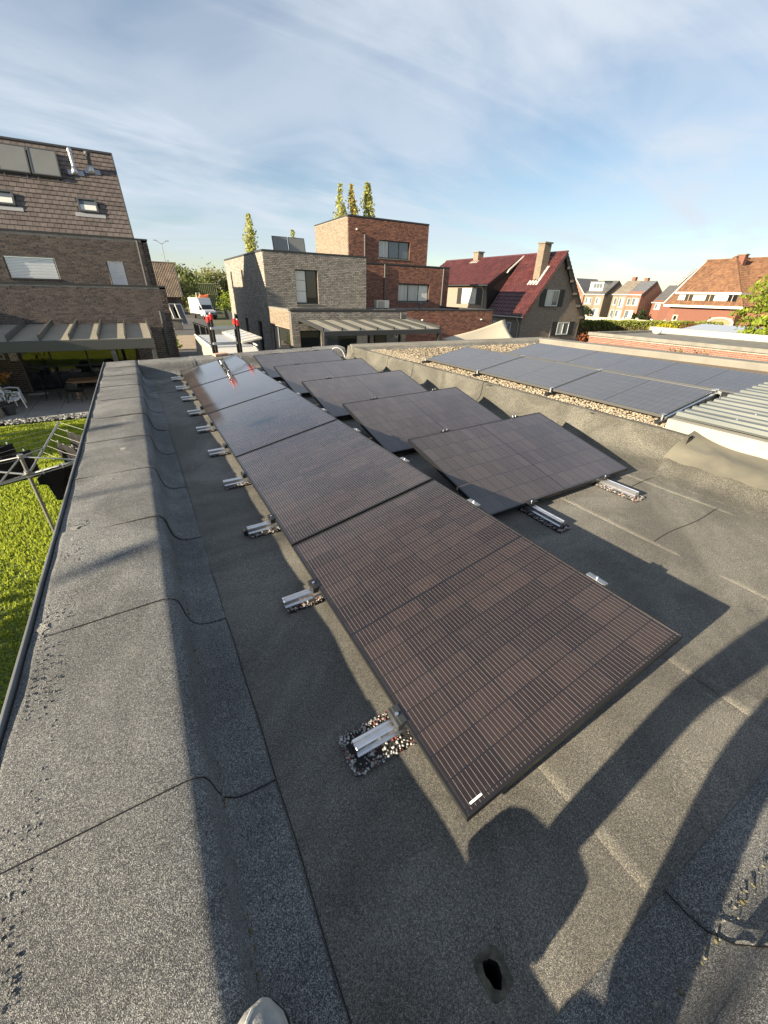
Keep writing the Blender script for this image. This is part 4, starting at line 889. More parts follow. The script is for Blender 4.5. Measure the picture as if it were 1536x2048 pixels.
# ================================================================ grey brick house (middle)
h2 = thing('grey_brick_house', 'modern grey brick cube house with flat roof and tall window in the middle', 'house', (10.2, 31, G)); ox, oy = -10.2, -31
GX0, GX1, GY0, GY1 = 6.93, 13.42, 26.0, 37.2; ZT = 6.37
Fg = Fr((GX0+ox, GY0+oy, 0), (1, 0, 0), (0, -1, 0)); opg = [(8.70-GX0, 10.12-GX0, 3.78, 5.57)]
wall(h2, Fg, GX1-GX0, 0, ZT, opg, 'mortar_grey'); bricks(h2, Fg, GX1-GX0, 3.55, ZT, opg, 'brick_grey', one=(0.05, 1.7, 3.6, 6.3))
Fs = Fr((GX0+ox, GY1+oy, 0), (0, -1, 0), (-1, 0, 0)); B_ = lambda Y: GY1-Y
ops = [(B_(31.95), B_(31.45), 4.62, 5.62), (B_(35.6), B_(35.1), 4.60, 5.60), (B_(36.1), B_(35.2), 0.05, 2.70), (B_(32.6), B_(31.8), 0.05, 2.70), (B_(28.9), B_(27.9), 0.05, 2.70)]
wall(h2, Fs, GY1-GY0-0.002, 0, ZT, ops, 'mortar_grey'); bricks(h2, Fs, GY1-GY0, 0, ZT, ops, 'brick_grey')
for (a0, a1, z0_, z1_) in ops[:2]: window(h2, Fs, a0, a1, z0_, z1_, panes=('pane',))
for (a0, a1, z0_, z1_) in ops[2:]: window(h2, Fs, a0, a1, z0_, z1_, panes=('pane',), sill=None, name='door')
for X_, n_ in ((GX1, 1),):
    MB().box(X_+ox-0.25, X_+ox, GY0+oy+0.25, GY1+oy, 0, ZT-0.002).build('wall', 'mortar_grey', h2)
MB().box(GX0+ox+0.25, GX1+ox-0.25, GY1+oy-0.25, GY1+oy, 0, ZT-0.004).build('wall', 'mortar_grey', h2)
MB().box(GX0+ox+0.2, GX1+ox-0.2, GY0+oy+0.2, GY1+oy-0.2, ZT-0.5, ZT-0.12).build('roof', 'alu_dull', h2)
coping(h2, [(GX0+ox-0.03, GX1+ox+0.03, GY0+oy-0.03, GY0+oy+0.30), (GX0+ox-0.03, GX0+ox+0.3, GY0+oy+0.3, GY1+oy+0.03), (GX1+ox-0.3, GX1+ox+0.03, GY0+oy+0.3, GY1+oy+0.03), (GX0+ox+0.3, GX1+ox-0.3, GY1+oy-0.3, GY1+oy+0.03)], 0, 0.08, 'coping', ZT)
wg = window(h2, Fg, *opg[0], (1.05, 1), 'frame_dark', ('pane_blue', 'pane'), 0.16, 0.06, sill='coping_grey')
bl = Fr(Fg.o, Fg.u, Fg.n); MB().box(opg[0][0]+0.08, opg[0][0]+0.68, -0.188, -0.184, opg[0][2]+0.08, opg[0][3]-0.07, Fg.P).build('roller_blind', 'blind', wg)
for zz in (4.45, 5.02): MB().box(opg[0][0]+0.08, opg[0][0]+0.68, -0.1835, -0.180, zz, zz+0.02, Fg.P).build('glazing_bar', 'frame_dark', wg)
# ground-floor extension with its big corner glazing
EY = 21.9; EX1 = 14.0; ZE = 3.55
Fe = Fr((GX0+ox+0.02, EY+oy, 0), (1, 0, 0), (0, -1, 0)); ope = [(0.42, 1.6, 0.05, 2.62), (1.9, 4.6, 0.05, 2.55), (4.85, 6.7, 0.05, 2.55)]
wall(h2, Fe, EX1-GX0-0.02, 0, ZE, ope, 'mortar_grey'); bricks(h2, Fe, EX1-GX0-0.02, 0, ZE, ope, 'brick_grey')
window(h2, Fe, *ope[0], (1,), 'frame_dark', ('pane',), 0.12, 0.06, sill=None, name='patio_door'); window(h2, Fe, *ope[1], (1, 1.4, 1), 'frame_dark', ('pane_blue', 'pane', 'curtain'), 0.12, 0.06, sill=None, name='patio_door'); window(h2, Fe, *ope[2], (1, 1), 'frame_dark', ('pane', 'pane_blue'), 0.12, 0.06, sill=None, name='patio_door')
Fes = Fr((GX0+ox+0.02, GY0+oy-0.002, 0), (0, -1, 0), (-1, 0, 0)); opes = [(0.18, 3.75, 0.05, 2.68)]
wall(h2, Fes, GY0-EY-0.26, 0, ZE, opes, 'mortar_pale'); bricks(h2, Fes, GY0-EY-0.26, 0, ZE, opes, 'brick_tan')
window(h2, Fes, *opes[0], (1, 2.6), 'frame_dark', ('curtain', 'pane'), 0.12, 0.06, sill=None, name='patio_door')
MB().box(GX0+ox+0.3, EX1+ox, EY+oy+0.25, GY0+oy-0.002, ZE-0.30, ZE-0.05).build('extension_roof', 'coping_grey', h2)
coping(h2, [(GX0+ox-0.01, EX1+ox+0.0, EY+oy-0.03, EY+oy+0.28)], 0, 0.09, 'coping', ZE); coping(h2, [(GX0+ox-0.01, GX0+ox+0.3, EY+oy+0.28, GY0+oy-0.012)], 0, 0.088, 'coping_grey', ZE)
downpipe(h2, Fe, EX1-GX0-0.45, 2.2, ZE-0.05, 'metal_dark', 0.05)
MB().tube([Fe.P(4.85, 0.02, 3.05), Fe.P(4.85, 0.16, 3.05)], 0.03, 6).build('wall_lamp', 'white_paint', h2)
patio_cover('patio_cover', 'dark metal glass-roofed patio cover in front of the grey brick house', 7.28, 13.95, 21.85, 18.4, 0.18, -0.03, 8, (7.36, 13.85), 0.20, m='metal_anthracite', rh=0.16)
for i, (xa, xb) in enumerate(((8.5, 9.46), (9.52, 10.6))):
    t = thing('solar_collector', ['left', 'right'][i]+' dark flat collector standing on the grey house roof', 'solar collector', (xa, 29.0, G+ZT-0.12), group='collectors on the grey house roof')
    w_ = xb-xa; T = lambda a, v, d: (a, v*math.cos(R(76))+d*-math.sin(R(76)), 0.02+v*math.sin(R(76))+d*math.cos(R(76)))
    MB().box(0, w_, 0, 1.2, -0.08, 0, T).build('frame', 'metal_anthracite', t); MB().box(0.04, w_-0.04, 0.04, 1.16, 0.0, 0.008, T).build('absorber', 'absorber', t)
    MB().tube([(0.1, 0.7, 0.0), (0.1, 0.30, 1.0)], 0.02, 6).tube([(w_-0.1, 0.7, 0.0), (w_-0.1, 0.30, 1.0)], 0.02, 6).build('support', 'alu_dull', t)
# ================================================================ red brick house (behind the grey one)
h3 = thing('red_brick_house', 'modern red brown brick cube house with flat roofs behind the grey house', 'house', (18.5, 32, G)); ox, oy = -18.5, -32
RX0, RX1, RY = 14.3, 21.1, 30.4; RZ = 9.07
Fr1 = Fr((RX0+ox, RY+oy, 0), (1, 0, 0), (0, -1, 0)); K = lambda X: X-RX0
op = [(K(16.74), K(19.45), 6.76, 7.88)]
wall(h3, Fr1, RX1-RX0, 0, RZ, op, 'mortar_red'); bricks(h3, Fr1, RX1-RX0, 5.6, RZ, op, 'brick_red', one=(0.05, 2.3, 6.2, 8.9))
window(h3, Fr1, *op[0], (1, 1, 1), 'frame_dark', ('curtain', 'pane_blue', 'pane_blue'), 0.12, 0.06)
Frs = Fr((RX0+ox, RY+6.4+oy, 0), (0, -1, 0), (-1, 0, 0)); wall(h3, Frs, 6.398, 0, RZ, [], 'mortar_pale'); bricks(h3, Frs, 6.38, 5.6, RZ, [], 'brick_tan')
MB().box(RX1+ox-0.25, RX1+ox, RY+oy+0.25, RY+oy+6.4, 0, RZ-0.003).box(RX0+ox+0.25, RX1+ox-0.25, RY+oy+6.15, RY+oy+6.4, 0, RZ-0.004).build('wall', 'mortar_red', h3)
MB().box(RX0+ox+0.2, RX1+ox-0.2, RY+oy+0.2, RY+oy+6.2, RZ-0.4, RZ-0.1).build('roof', 'felt_deck', h3)
coping(h3, [(RX0+ox-0.03, RX1+ox+0.03, RY+oy-0.03, RY+oy+0.28), (RX0+ox-0.03, RX0+ox+0.28, RY+oy+0.28, RY+oy+6.43), (RX1+ox-0.28, RX1+ox+0.03, RY+oy+0.28, RY+oy+6.43)], 0, 0.08, 'coping', RZ)
LX0, LX1, LY, LZ = 14.9, 22.45, 29.1, 6.28
Fl = Fr((LX0+ox, LY+oy, 0), (1, 0, 0), (0, -1, 0)); op = [(17.75-LX0, 20.60-LX0, 3.93, 5.10)]
wall(h3, Fl, LX1-LX0, 0, LZ, op, 'mortar_red'); bricks(h3, Fl, LX1-LX0, 3.4, LZ, op, 'brick_red')
window(h3, Fl, *op[0], (1, 1, 1), 'frame_dark', ('curtain', 'curtain', 'blind'), 0.12, 0.06, sill='coping_grey')
MB().box(LX0+ox, LX0+ox+0.25, LY+oy+0.25, RY+oy-0.002, 0, LZ-0.002).box(LX1+ox-0.25, LX1+ox, LY+oy+0.25, RY+oy+6, 0, LZ-0.002).build('wall', 'mortar_red', h3)
MB().box(LX0+ox+0.2, LX1+ox-0.2, LY+oy+0.2, RY+oy-0.003, LZ-0.4, LZ-0.1).box(RX1+ox+0.002, LX1+ox-0.2, RY+oy, RY+oy+6, LZ-0.4, LZ-0.102).build('roof', 'felt_deck', h3)
coping(h3, [(LX0+ox-0.03, LX1+ox+0.03, LY+oy-0.03, LY+oy+0.28), (LX1+ox-0.28, LX1+ox+0.03, LY+oy+0.28, RY+oy+6)], 0, 0.08, 'coping', LZ)
for a, z0_, z1_ in ((LX0+1.62-LX0, 3.5, LZ), (LX1-LX0-0.62, 3.5, LZ-0.05)): downpipe(h3, Fl, a, z0_, z1_, 'metal_dark', 0.05)
downpipe(h3, Fr1, K(15.55), 6.3, 8.1, 'metal_dark', 0.055)
MB().tube([Fr1.P(0.6, 0.02, 8.35), Fr1.P(0.6, 0.20, 8.35)], 0.045, 8).build('wall_lamp', 'white_paint', h3); 
EYr, EXr, EZr = 23.25, 22.1, 3.55
Fx = Fr((14.02+ox, EYr+oy, 0), (1, 0, 0), (0, -1, 0)); wall(h3, Fx, EXr-14.02, 0, EZr, [], 'mortar_red'); bricks(h3, Fx, EXr-14.02, 1.6, EZr, [], 'brick_red')
MB().box(EXr+ox-0.25, EXr+ox, EYr+oy+0.25, LY+oy-0.002, 0, EZr-0.002).build('wall', 'mortar_red', h3)
MB().box(14.02+ox, EXr+ox-0.25, EYr+oy+0.25, LY+oy-0.003, EZr-0.3, EZr-0.04).build('extension_roof', 'coping_grey', h3)
coping(h3, [(14.03+ox, EXr+ox+0.03, EYr+oy-0.03, EYr+oy+0.28), (EXr+ox-0.28, EXr+ox+0.03, EYr+oy+0.28, LY+oy-0.002)], 0, 0.08, 'coping', EZr)
for a in (2.0, 7.0): MB().tube([Fx.P(a, 0.02, 3.0), Fx.P(a, 0.17, 3.02)], 0.04, 8).build('wall_lamp', 'white_paint', h3)
t = thing('air_conditioner', 'cream box-shaped air conditioner unit on the low flat roof', 'air conditioner', (15.1, 26.9, G+EZr-0.04)); MB().box(-0.5, 0.5, -0.2, 0.2, 0.04, 0.52).build('case', 'ac_cream', t, bevel=0.02); MB().box(-0.4, -0.3, -0.2, 0.2, 0, 0.04).box(0.3, 0.4, -0.2, 0.2, 0, 0.04).build('foot', 'black_plastic', t)
g_ = MB()
for k in range(9): g_.box(-0.42, 0.12, -0.212, -0.201, 0.09+k*0.045, 0.11+k*0.045)
g_.build('grille', 'coping_grey', t)
t = thing('vent_pipe', 'short grey vent pipe on the low red brick extension roof', 'vent', (18.35, 26.9, G+EZr-0.04)); MB().lathe([(0.09, 0), (0.09, 0.3), (0.14, 0.31), (0.14, 0.38), (0.05, 0.42)], 12).build('pipe', 'metal_dark', t)
# cream shade sail
t = thing('shade_sail', 'cream shade sail stretched between posts beside the red brick extension', 'shade sail', (17.5, 20.5, G))
cs = [Vector((-2.35, -0.6, 2.22)), Vector((-3.0, -3.4, 2.0)), Vector((1.9, -3.2, 1.75)), Vector((5.3, 2.2, 3.05))]
def sailP(i, j):
    u, v = i/14, j/14; p = cs[0]*(1-u)*(1-v)+cs[1]*(1-u)*v+cs[2]*u*v+cs[3]*u*(1-v)
    c = (cs[0]+cs[1]+cs[2]+cs[3])/4; k = 0.16*(math.sin(math.pi*u)*(abs(v-0.5)*2)**2+math.sin(math.pi*v)*(abs(u-0.5)*2)**2); p = p+(c-p)*k; p.z -= 0.25*math.sin(math.pi*u)*math.sin(math.pi*v); return p
MB().grid(sailP, 14, 14).build('cloth', 'sail', t, smooth=True, thick=0.004)
for c in cs[:3]: MB().tube([(c.x*1.03, c.y*1.03, 0), (c.x*1.02, c.y*1.02, c.z+0.1)], 0.03, 8).build('post', 'metal_anthracite', t)
# ================================================================ glazed red tile house with black shutters
h4 = thing('red_tile_house', 'brown brick house with glossy red tiled roof and tall brick chimney', 'house', (37, 38, G)); ox, oy = -37, -38
def W3(x, y, z): return Vector((x+ox, y+oy, z-G))
EX, EZ, RXx, RZz, EXR, EZR, GYf, GYb, SY = 32.33, -0.10, 36.72, 5.32, 41.66, -0.27, 30.07, 48.4, 35.2
gw0, gw1, gy = 32.62, 41.35, 30.2
sl_l = (RZz-EZ)/(RXx-EX); sl_r = (RZz-EZR)/(EXR-RXx)
# gable wall as a pentagon, windows set in front with their reveals
wins4 = [(35.36, 37.16, 0.80, 2.22), (37.92, 39.72, -1.85, -0.66)]
pent = [(gw0, G), (gw1, G), (gw1, RZz-(gw1-RXx)*sl_r-0.12), (RXx, RZz-0.12), (gw0, RZz-(RXx-gw0)*sl_l-0.12)]
MB().prism([(x+ox, z-G) for x, z in pent], 0, 0.3, lambda a, z, c: (a, gy+oy+c, z)).build('gable_wall', 'brick_brown', h4)
def inside(x, z): return z < min(RZz-(x-RXx)*sl_r, RZz-(RXx-x)*sl_l)-0.2
bb = MB(); r_ = 0
zc_ = G
while zc_ < 5.2:
    a = gw0-(0.105 if r_ % 2 else 0)
    while a < gw1-0.05:
        x_0, x_1 = max(a, gw0), min(a+0.198, gw1); a += 0.21
        if not inside(x_0, zc_+0.06) or not inside(x_1, zc_+0.06): continue
        if any(w_[0]-0.02 < x_1 and x_0 < w_[1]+0.02 and w_[2]-0.02 < zc_+0.054 and zc_ < w_[3]+0.02 for w_ in wins4): continue
        if zc_ > -2.2: bb.box(x_0+ox, x_1+ox, gy+oy-0.010, gy+oy-0.0005, zc_-G, zc_+0.055-G)
    zc_ += 0.066; r_ += 1
tag(bb.build('brick_courses', 'brick_brown', h4), kind='stuff')
F4 = Fr(W3(gw0, gy, G), (1, 0, 0), (0, -1, 0))
for (a0, a1, z0_, z1_) in wins4:
    w = window(h4, F4, a0-gw0, a1-gw0, z0_-G, z1_-G, (1, 1), 'frame_white', ('curtain', 'pane_blue'), -0.07, 0.10, sill='coping', sillout=0.14)
    for s_, e_ in ((a0-0.78, a0-0.04), (a1+0.04, a1+0.80)):
        sh = MB().box(s_-gw0, e_-gw0, 0.012, 0.055, z0_-G-0.05, z1_-G+0.05, F4.P).build('shutter', 'shutter_black', w)
MB().box(gw0+ox, gw0+ox+0.3, gy+oy+0.3, GYb+oy, 0, EZ-G-0.15).build('wall', 'brick_brown', h4); MB().box(gw1+ox-0.3, gw1+ox, gy+oy+0.3, GYb+oy, 0, EZR-G-0.1).build('wall', 'brick_brown', h4)
MB().box(gw0+ox-0.012, gw0+ox-0.0005, gy+oy+0.02, gy+oy+2.6, 0, EZ-G-0.2).build('tan_panel', 'brick_tan', h4)
F4s = Fr(W3(gw0, GYb, G), (0, -1, 0), (-1, 0, 0))
for (ya, yb) in ((33.5, 34.0), (32.45, 33.0), (31.45, 32.0)): window(h4, F4s, GYb-yb, GYb-ya, -1.55-G, -0.70-G, (1,), 'frame_white', ('pane_blue',), -0.08, 0.07, sill=None)
# slopes
Vl = Vector((RXx-EX, 0, RZz-EZ)); Ll = Vl.length; Nl = Vector((-Vl.z, 0, Vl.x)).normalized(); Vr = Vector((RXx-EXR, 0, RZz-EZR)); Lr = Vr.length; Nr = Vector((Vr.z, 0, -Vr.x)).normalized()
slab(h4, W3(EX, GYf-0.25, EZ), (0, 1, 0), Vl, Nl, SY-GYf+0.25, Ll, 0.14, 'shutter_black')
tiled_slope(h4, W3(EX, GYf-0.25, EZ), (0, 1, 0), Vl, Nl, SY-GYf+0.25, Ll, 0.36, 0.42, 'tile_red', wave=0.09, thick=0.035)
slab(h4, W3(EXR, GYf-0.25, EZR), (0, 1, 0), Vr, Nr, GYb-GYf, Lr, 0.14, 'shutter_black')
tiled_slope(h4, W3(EXR, GYf-0.25, EZR), (0, 1, 0), Vr, Nr, GYb-GYf, Lr, 0.36, 0.42, 'tile_red', wave=0.09, thick=0.035)
SX, SZ = 32.15, 2.55
Vs = Vector((RXx-SX, 0, RZz-0.02-SZ)); Ls = Vs.length; Ns = Vector((-Vs.z, 0, Vs.x)).normalized()
slab(h4, W3(SX, SY, SZ), (0, 1, 0), Vs, Ns, GYb-SY, Ls, 0.16, 'shutter_black')
tiled_slope(h4, W3(SX, SY, SZ), (0, 1, 0), Vs, Ns, GYb-SY, Ls, 0.36, 0.42, 'tile_red', wave=0.09, thick=0.035)
MB().prism([(SX+0.1, SZ-0.16), (RXx, RZz-0.18), (EX+0.35, EZ+0.1), (SX+0.5, EZ+0.1)], 0, 0.12, lambda a, z, c: tuple(W3(a, SY+0.05+c, z))).build('side_boards', 'shutter_black', h4)
MB().box(32.5+ox, 32.8+ox, SY+oy+0.17, GYb+oy, 0, SZ-G-0.1).build('wall', 'brick_brown', h4)
MB().box(32.487+ox, 32.4995+ox, SY+oy+0.2, SY+oy+1.15, EZ-G, SZ-G-0.25).build('tan_panel', 'brick_tan', h4)
F4u = Fr(W3(32.5, GYb, G), (0, -1, 0), (-1, 0, 0))
w = window(h4, F4u, GYb-39.4, GYb-37.05, 0.78-G, 2.22-G, (1, 1), 'frame_white', ('curtain',), -0.08, 0.10, sill=None)
for (ya, yb) in ((39.46, 40.25), (36.2, 36.98)): MB().box(GYb-yb, GYb-ya, 0.012, 0.05, 0.70-G, 2.28-G, F4u.P).build('shutter', 'shutter_black', w)
MB().prism([(-0.12, -0.06), (0.12, -0.06), (0.07, 0.09), (-0.07, 0.09)], 0, GYb-GYf+0.3, lambda a, z, c: tuple(W3(RXx+a, GYf-0.28+c, RZz+0.05+z))).build('ridge_cap', 'tile_red', h4)
for (xa, za) in ((EX-0.06, EZ-0.02),): MB().box(xa+ox-0.06, xa+ox+0.08, GYf+oy-0.2, SY+oy, za-G-0.10, za-G+0.01).build('gutter', 'lead_white', h4)
MB().box(SX+ox-0.14, SX+ox+0.0, SY+oy, GYb+oy, SZ-G-0.08, SZ-G+0.03).build('gutter', 'metal_anthracite', h4); MB().box(SX+ox-0.142, SX+ox-0.002, SY+oy-0.05, SY+oy+1.2, SZ-G-0.082, SZ-G+0.034).build('gutter', 'lead_white', h4)
MB().tube([tuple(W3(EX, GYf+0.6, EZ-0.1)), tuple(W3(gw0-0.05, GYf+0.4, EZ-0.7)), tuple(W3(gw0-0.06, GYf+0.35, G))], 0.05, 8).build('downpipe', 'lead_white', h4)
MB().tube([tuple(W3(SX+0.05, SY+0.9, SZ-0.1)), tuple(W3(32.44, SY+0.7, SZ-0.6)), tuple(W3(32.44, SY+0.7, EZ+0.5))], 0.05, 8).build('downpipe', 'lead_white', h4)
MB().prism([(EXR, EZR), (RXx, RZz), (RXx, RZz-0.42), (EXR, EZR-0.35)], 0, 0.28, lambda a, z, c: tuple(W3(a, GYf-0.26+c, z-0.1))).build('bargeboard', 'shutter_black', h4)
MB().prism([(EX, EZ), (RXx, RZz), (RXx, RZz-0.2), (EX+0.1, EZ-0.14)], 0, 0.05, lambda a, z, c: tuple(W3(a, GYf-0.27+c, z-0.04))).build('bargeboard', 'tile_red', h4)
for k in range(5):
    x_ = EXR-0.5-k*0.95; z_ = EZR+(EXR-x_)*sl_r; MB().box(x_+ox-0.12, x_+ox+0.12, GYf+oy-0.45, GYf+oy+0.1, z_-G-0.62, z_-G-0.40).build('purlin_end', 'shutter_black', h4)
MB().lathe([(0.05, 0), (0.05, 0.1)], 8, tuple(W3(37.0, gy-0.08, 0.45))).build('wall_lamp', 'black_plastic', h4)
MB().box(37.0+ox, 37.03+ox, gy+oy-0.03, gy+oy-0.011, -2.3-G, 0.42-G).build('cable', 'lead_white', h4)
ch = MB().box(34.82+ox, 35.72+ox, 31.0+oy, 31.75+oy, 2.7-G, 5.98-G).build('chimney', 'brick_tan', h4); MB().box(34.72+ox, 35.82+ox, 30.9+oy, 31.85+oy, 5.98-G, 6.10-G).build('chimney_cap', 'coping_grey', ch)
cb = MB()
for r_ in range(48):
    for (x_, y_, ux_, uy_, n_, w_) in ((34.82, 31.0, 1, 0, (0, -1), 0.9), (34.82, 31.0, 0, 1, (-1, 0), 0.75)):
        a = -(0.1 if r_ % 2 else 0)
        while a < w_-0.03:
            p, q = max(a, 0), min(a+0.19, w_); a += 0.2
            f_ = Fr(W3(x_, y_, 2.75), (ux_, uy_, 0), (*n_, 0)); cb.box(p, q, 0.0005, 0.009, r_*0.066, r_*0.066+0.055, f_.P)
tag(cb.build('brick_courses', 'brick_tan', ch), kind='stuff')
Tm = lambda a, v, d: tuple(W3(EX, 0, EZ)+Vl.normalized()*v+Nl*d+Vector((0, a, 0)))
vch = (34.82-EX)*Ll/(RXx-EX)
MB().box(30.75, 32.0, vch-0.55, vch-0.05, 0.07, 0.10, Tm).box(30.72, 30.97, vch-0.05, vch+1.5, 0.07, 0.105, Tm).build('flashing', 'lead_white', ch)
ch2 = MB().box(36.3+ox, 37.1+ox, 41.9+oy, 42.7+oy, 4.6-G, 5.95-G).build('chimney', 'brick_tan', h4); MB().box(36.2+ox, 37.2+ox, 41.8+oy, 42.8+oy, 5.95-G, 6.05-G).build('chimney_cap', 'coping_grey', ch2)
Tq = lambda a, v, d: tuple(W3(SX, 0, SZ)+Vs.normalized()*v+Ns*d+Vector((0, a, 0)))
MB().box(41.6, 43.0, Ls-0.95, Ls-0.45, 0.06, 0.09, Tq).build('flashing', 'lead_white', ch2)
MB().prism([(RXx, RZz-0.05), (RXx-0.2, RZz-0.3), (SX+2.4, RZz-1.75), (SX+2.6, RZz-1.45)], 0, 0.16, lambda a, z, c: tuple(W3(a, SY-0.2+c, z+0.12))).build('flashing', 'lead_white', h4)
# ================================================================ low orange brick garage on the right
h5 = thing('brick_garage', 'low orange brick garage with flat roof and white roof edge on the right', 'garage', (29.2, 11, G)); ox, oy = -29.2, -11
F5 = Fr((25.6+ox, 17.7+oy, 0), (0, -1, 0), (-1, 0, 0)); wall(h5, F5, 16.0, 0, 2.36, [], 'mortar_dark'); bricks(h5, F5, 16, 0.9, 2.36, [], 'brick_orange', one=(5.2, 9.6, 1.5, 2.3))
MB().box(25.85+ox, 32.7+ox, 17.45+oy, 17.7+oy, 0, 2.358).box(32.45+ox, 32.7+ox, 1.7+oy, 17.45+oy, 0, 2.357).box(25.85+ox, 32.45+ox, 1.7+oy, 1.95+oy, 0, 2.356).build('wall', 'brick_orange', h5)
MB().box(25.85+ox, 32.45+ox, 1.95+oy, 17.45+oy, 2.2, 2.42).build('roof', 'coping_grey', h5)
MB().box(25.50+ox, 25.85+ox, 1.6+oy, 17.8+oy, 2.362, 2.56).build('roof_edge', 'coping_grey', h5, bevel=0.02); MB().box(25.85+ox, 32.45+ox, 17.45+oy, 17.8+oy, 2.362, 2.55).build('roof_edge', 'coping_grey', h5)
MB().box(32.45+ox, 32.85+ox, 1.6+oy, 17.8+oy, 2.40, 2.78).build('roof_edge', 'white_fascia', h5, bevel=0.02)
MB().lathe([(0.0, 0), (0.22, 0.06), (0.30, 0.2), (0.2, 0.34), (0.0, 0.4)], 12, (30.6+ox, 16.2+oy, 2.42)).build('roof_dome', 'white_paint', h5, smooth=True)
t = thing('metal_shed', 'small shed with a ribbed blue grey metal roof behind the garage', 'shed', (41, 16.5, G))
MB().box(-2.4, 4, -2.0, 3.5, 0, 1.9).build('wall', 'metal_dark', t); MB().grid(lambda i, j: (-2.8+j*1.0, -2.4+i*0.16, 1.95+0.10*j+(0.05 if i % 3 == 0 else 0)), 38, 7).build('roof', 'car_paint', t, thick=0.01)
# ================================================================ vegetation
def tree(name, label, loc, h, r, m, nl=2600, lsize=0.28, trunk=0.18, clumps=46, cz=None, rz=None, group=None, shell=0.5, cr=0.2, cat='tree', limbs=7):
    t = thing(name, label, cat, loc, group=group); rz = rz or h*0.36; cz = cz or h-rz
    b = MB(); b.tube([(0, 0, -0.05), (0.05*r, 0, h*0.3), (0.02*r, 0.03*r, h*0.62), (0, 0, h*0.86)], [trunk*1.25, trunk, trunk*0.6, trunk*0.2], 8)
    for k in range(limbs):
        a = k*2.4+random.random(); z0 = h*random.uniform(0.28, 0.6); b.tube([(0.02, 0, z0), (math.cos(a)*r*0.4, math.sin(a)*r*0.4, z0+h*0.12), (math.cos(a)*r*0.75, math.sin(a)*r*0.75, z0+h*0.2)], [trunk*0.5, trunk*0.32, trunk*0.1], 6)
    b.build('trunk', 'bark', t)
    leaves('crown', crown_points(nl, r, r, rz, clumps, cz, cr, shell), lsize, m, t); return t
def poplar(label, loc, h, r, m, nl=2600, gap=0.0):
    t = thing('poplar_tree', label, 'tree', loc, group='tall poplars behind the houses')
    b = MB().tube([(0, 0, 0), (0, 0, h*0.5), (0.1, 0, h*0.97)], [0.35, 0.22, 0.03], 7)
    zz = rng.random(nl); prof = np.clip(np.sin(np.pi*np.clip(zz*0.93+0.07, 0, 1))**0.55, 0.05, 1); ncl = 60; ca = rng.uniform(0, 6.28, ncl); cz_ = rng.uniform(0.05, 1.0, ncl); k = rng.integers(0, ncl, nl)
    pz = np.clip(cz_[k]+rng.normal(0, 0.05, nl), 0.02, 1.0); rr = r*np.clip(np.sin(np.pi*np.clip(pz*0.80+0.17, 0, 1)), 0.02, 1)**0.55*rng.uniform(0.2, 1.0, nl)*rng.uniform(0.5, 1.3, ncl)[k]; aa = ca[k]+rng.normal(0, 0.45, nl)
    for q in range(10):
        a = random.uniform(0, 6.28); z0 = h*random.uniform(0.15, 0.75); b.tube([(0, 0, z0), (math.cos(a)*r*0.6, math.sin(a)*r*0.6, z0+h*0.12)], [0.08, 0.02], 5)
    b.build('trunk', 'bark', t)
    leaves('crown', np.stack([rr*np.cos(aa), rr*np.sin(aa), h*(0.08+0.92*pz)], 1), 0.34, m, t)
poplar('lone tall poplar with yellow green leaves above the grey house roof', (36.8, 150, G), 24.5, 2.6, 'leaf_poplar', 3600)
poplar('small distant poplar tip peeping over the collectors on the grey house', (60.5, 180, G), 25.0, 2.4, 'leaf_poplar', 1500)
poplar('left poplar of the three behind the red brick cube', (49.4, 109, G), 26.8, 2.2, 'leaf_poplar', 3400)
poplar('middle golden poplar of the three behind the red brick cube', (52.4, 109, G), 27.0, 1.9, 'leaf_poplar_gold', 3000)
poplar('right and widest poplar of the three behind the red brick cube', (57.3, 110, G), 28.0, 2.9, 'leaf_poplar', 4200)
for i, (x, y, h, r, m, lb) in enumerate(((10.6, 116, 9.0, 3.6, 'leaf_green', 'broad dark green tree at the end of the driveway, beside the barn'), (8.6, 110, 6.0, 3.0, 'leaf_olive', 'olive green tree just right of the barn roof'), (21.5, 132, 9.4, 4.6, 'leaf_olive', 'yellowish tree in the middle of the driveway background'), (27.5, 130, 8.2, 4.4, 'leaf_green', 'green tree right of the striped net, beside the grey house'), (33, 134, 8.6, 5, 'leaf_olive', 'far tree half hidden by the grey house wall'), (17.5, 131, 8.6, 4.4, 'leaf_green', 'dark tree behind the striped net'))):
    tree('broadleaf_tree', lb, (x, y, G), h, r, m, 3400, 0.30, 0.22, 60, rz=h*0.47, cz=h*0.52, group='trees at the end of the driveway')
for i, (x, y, h, r, m, lb) in enumerate(((10.4, 87, 3.2, 1.7, 'leaf_olive', 'leafy bush left of the box truck, next to the barn corner'), (17.3, 92, 4.0, 2.2, 'leaf_lime', 'bright green bush behind the black fence, right of the truck'), (20.2, 88, 3.6, 2.0, 'leaf_poplar', 'yellow green bush against the grey house, far end of the fence'))):
    tree('bush', lb, (x, y, G), h, r, m, 1500, 0.22, 0.08, 30, rz=h*0.5, cz=h*0.5, group='bushes along the driveway', cat='bush', limbs=4)
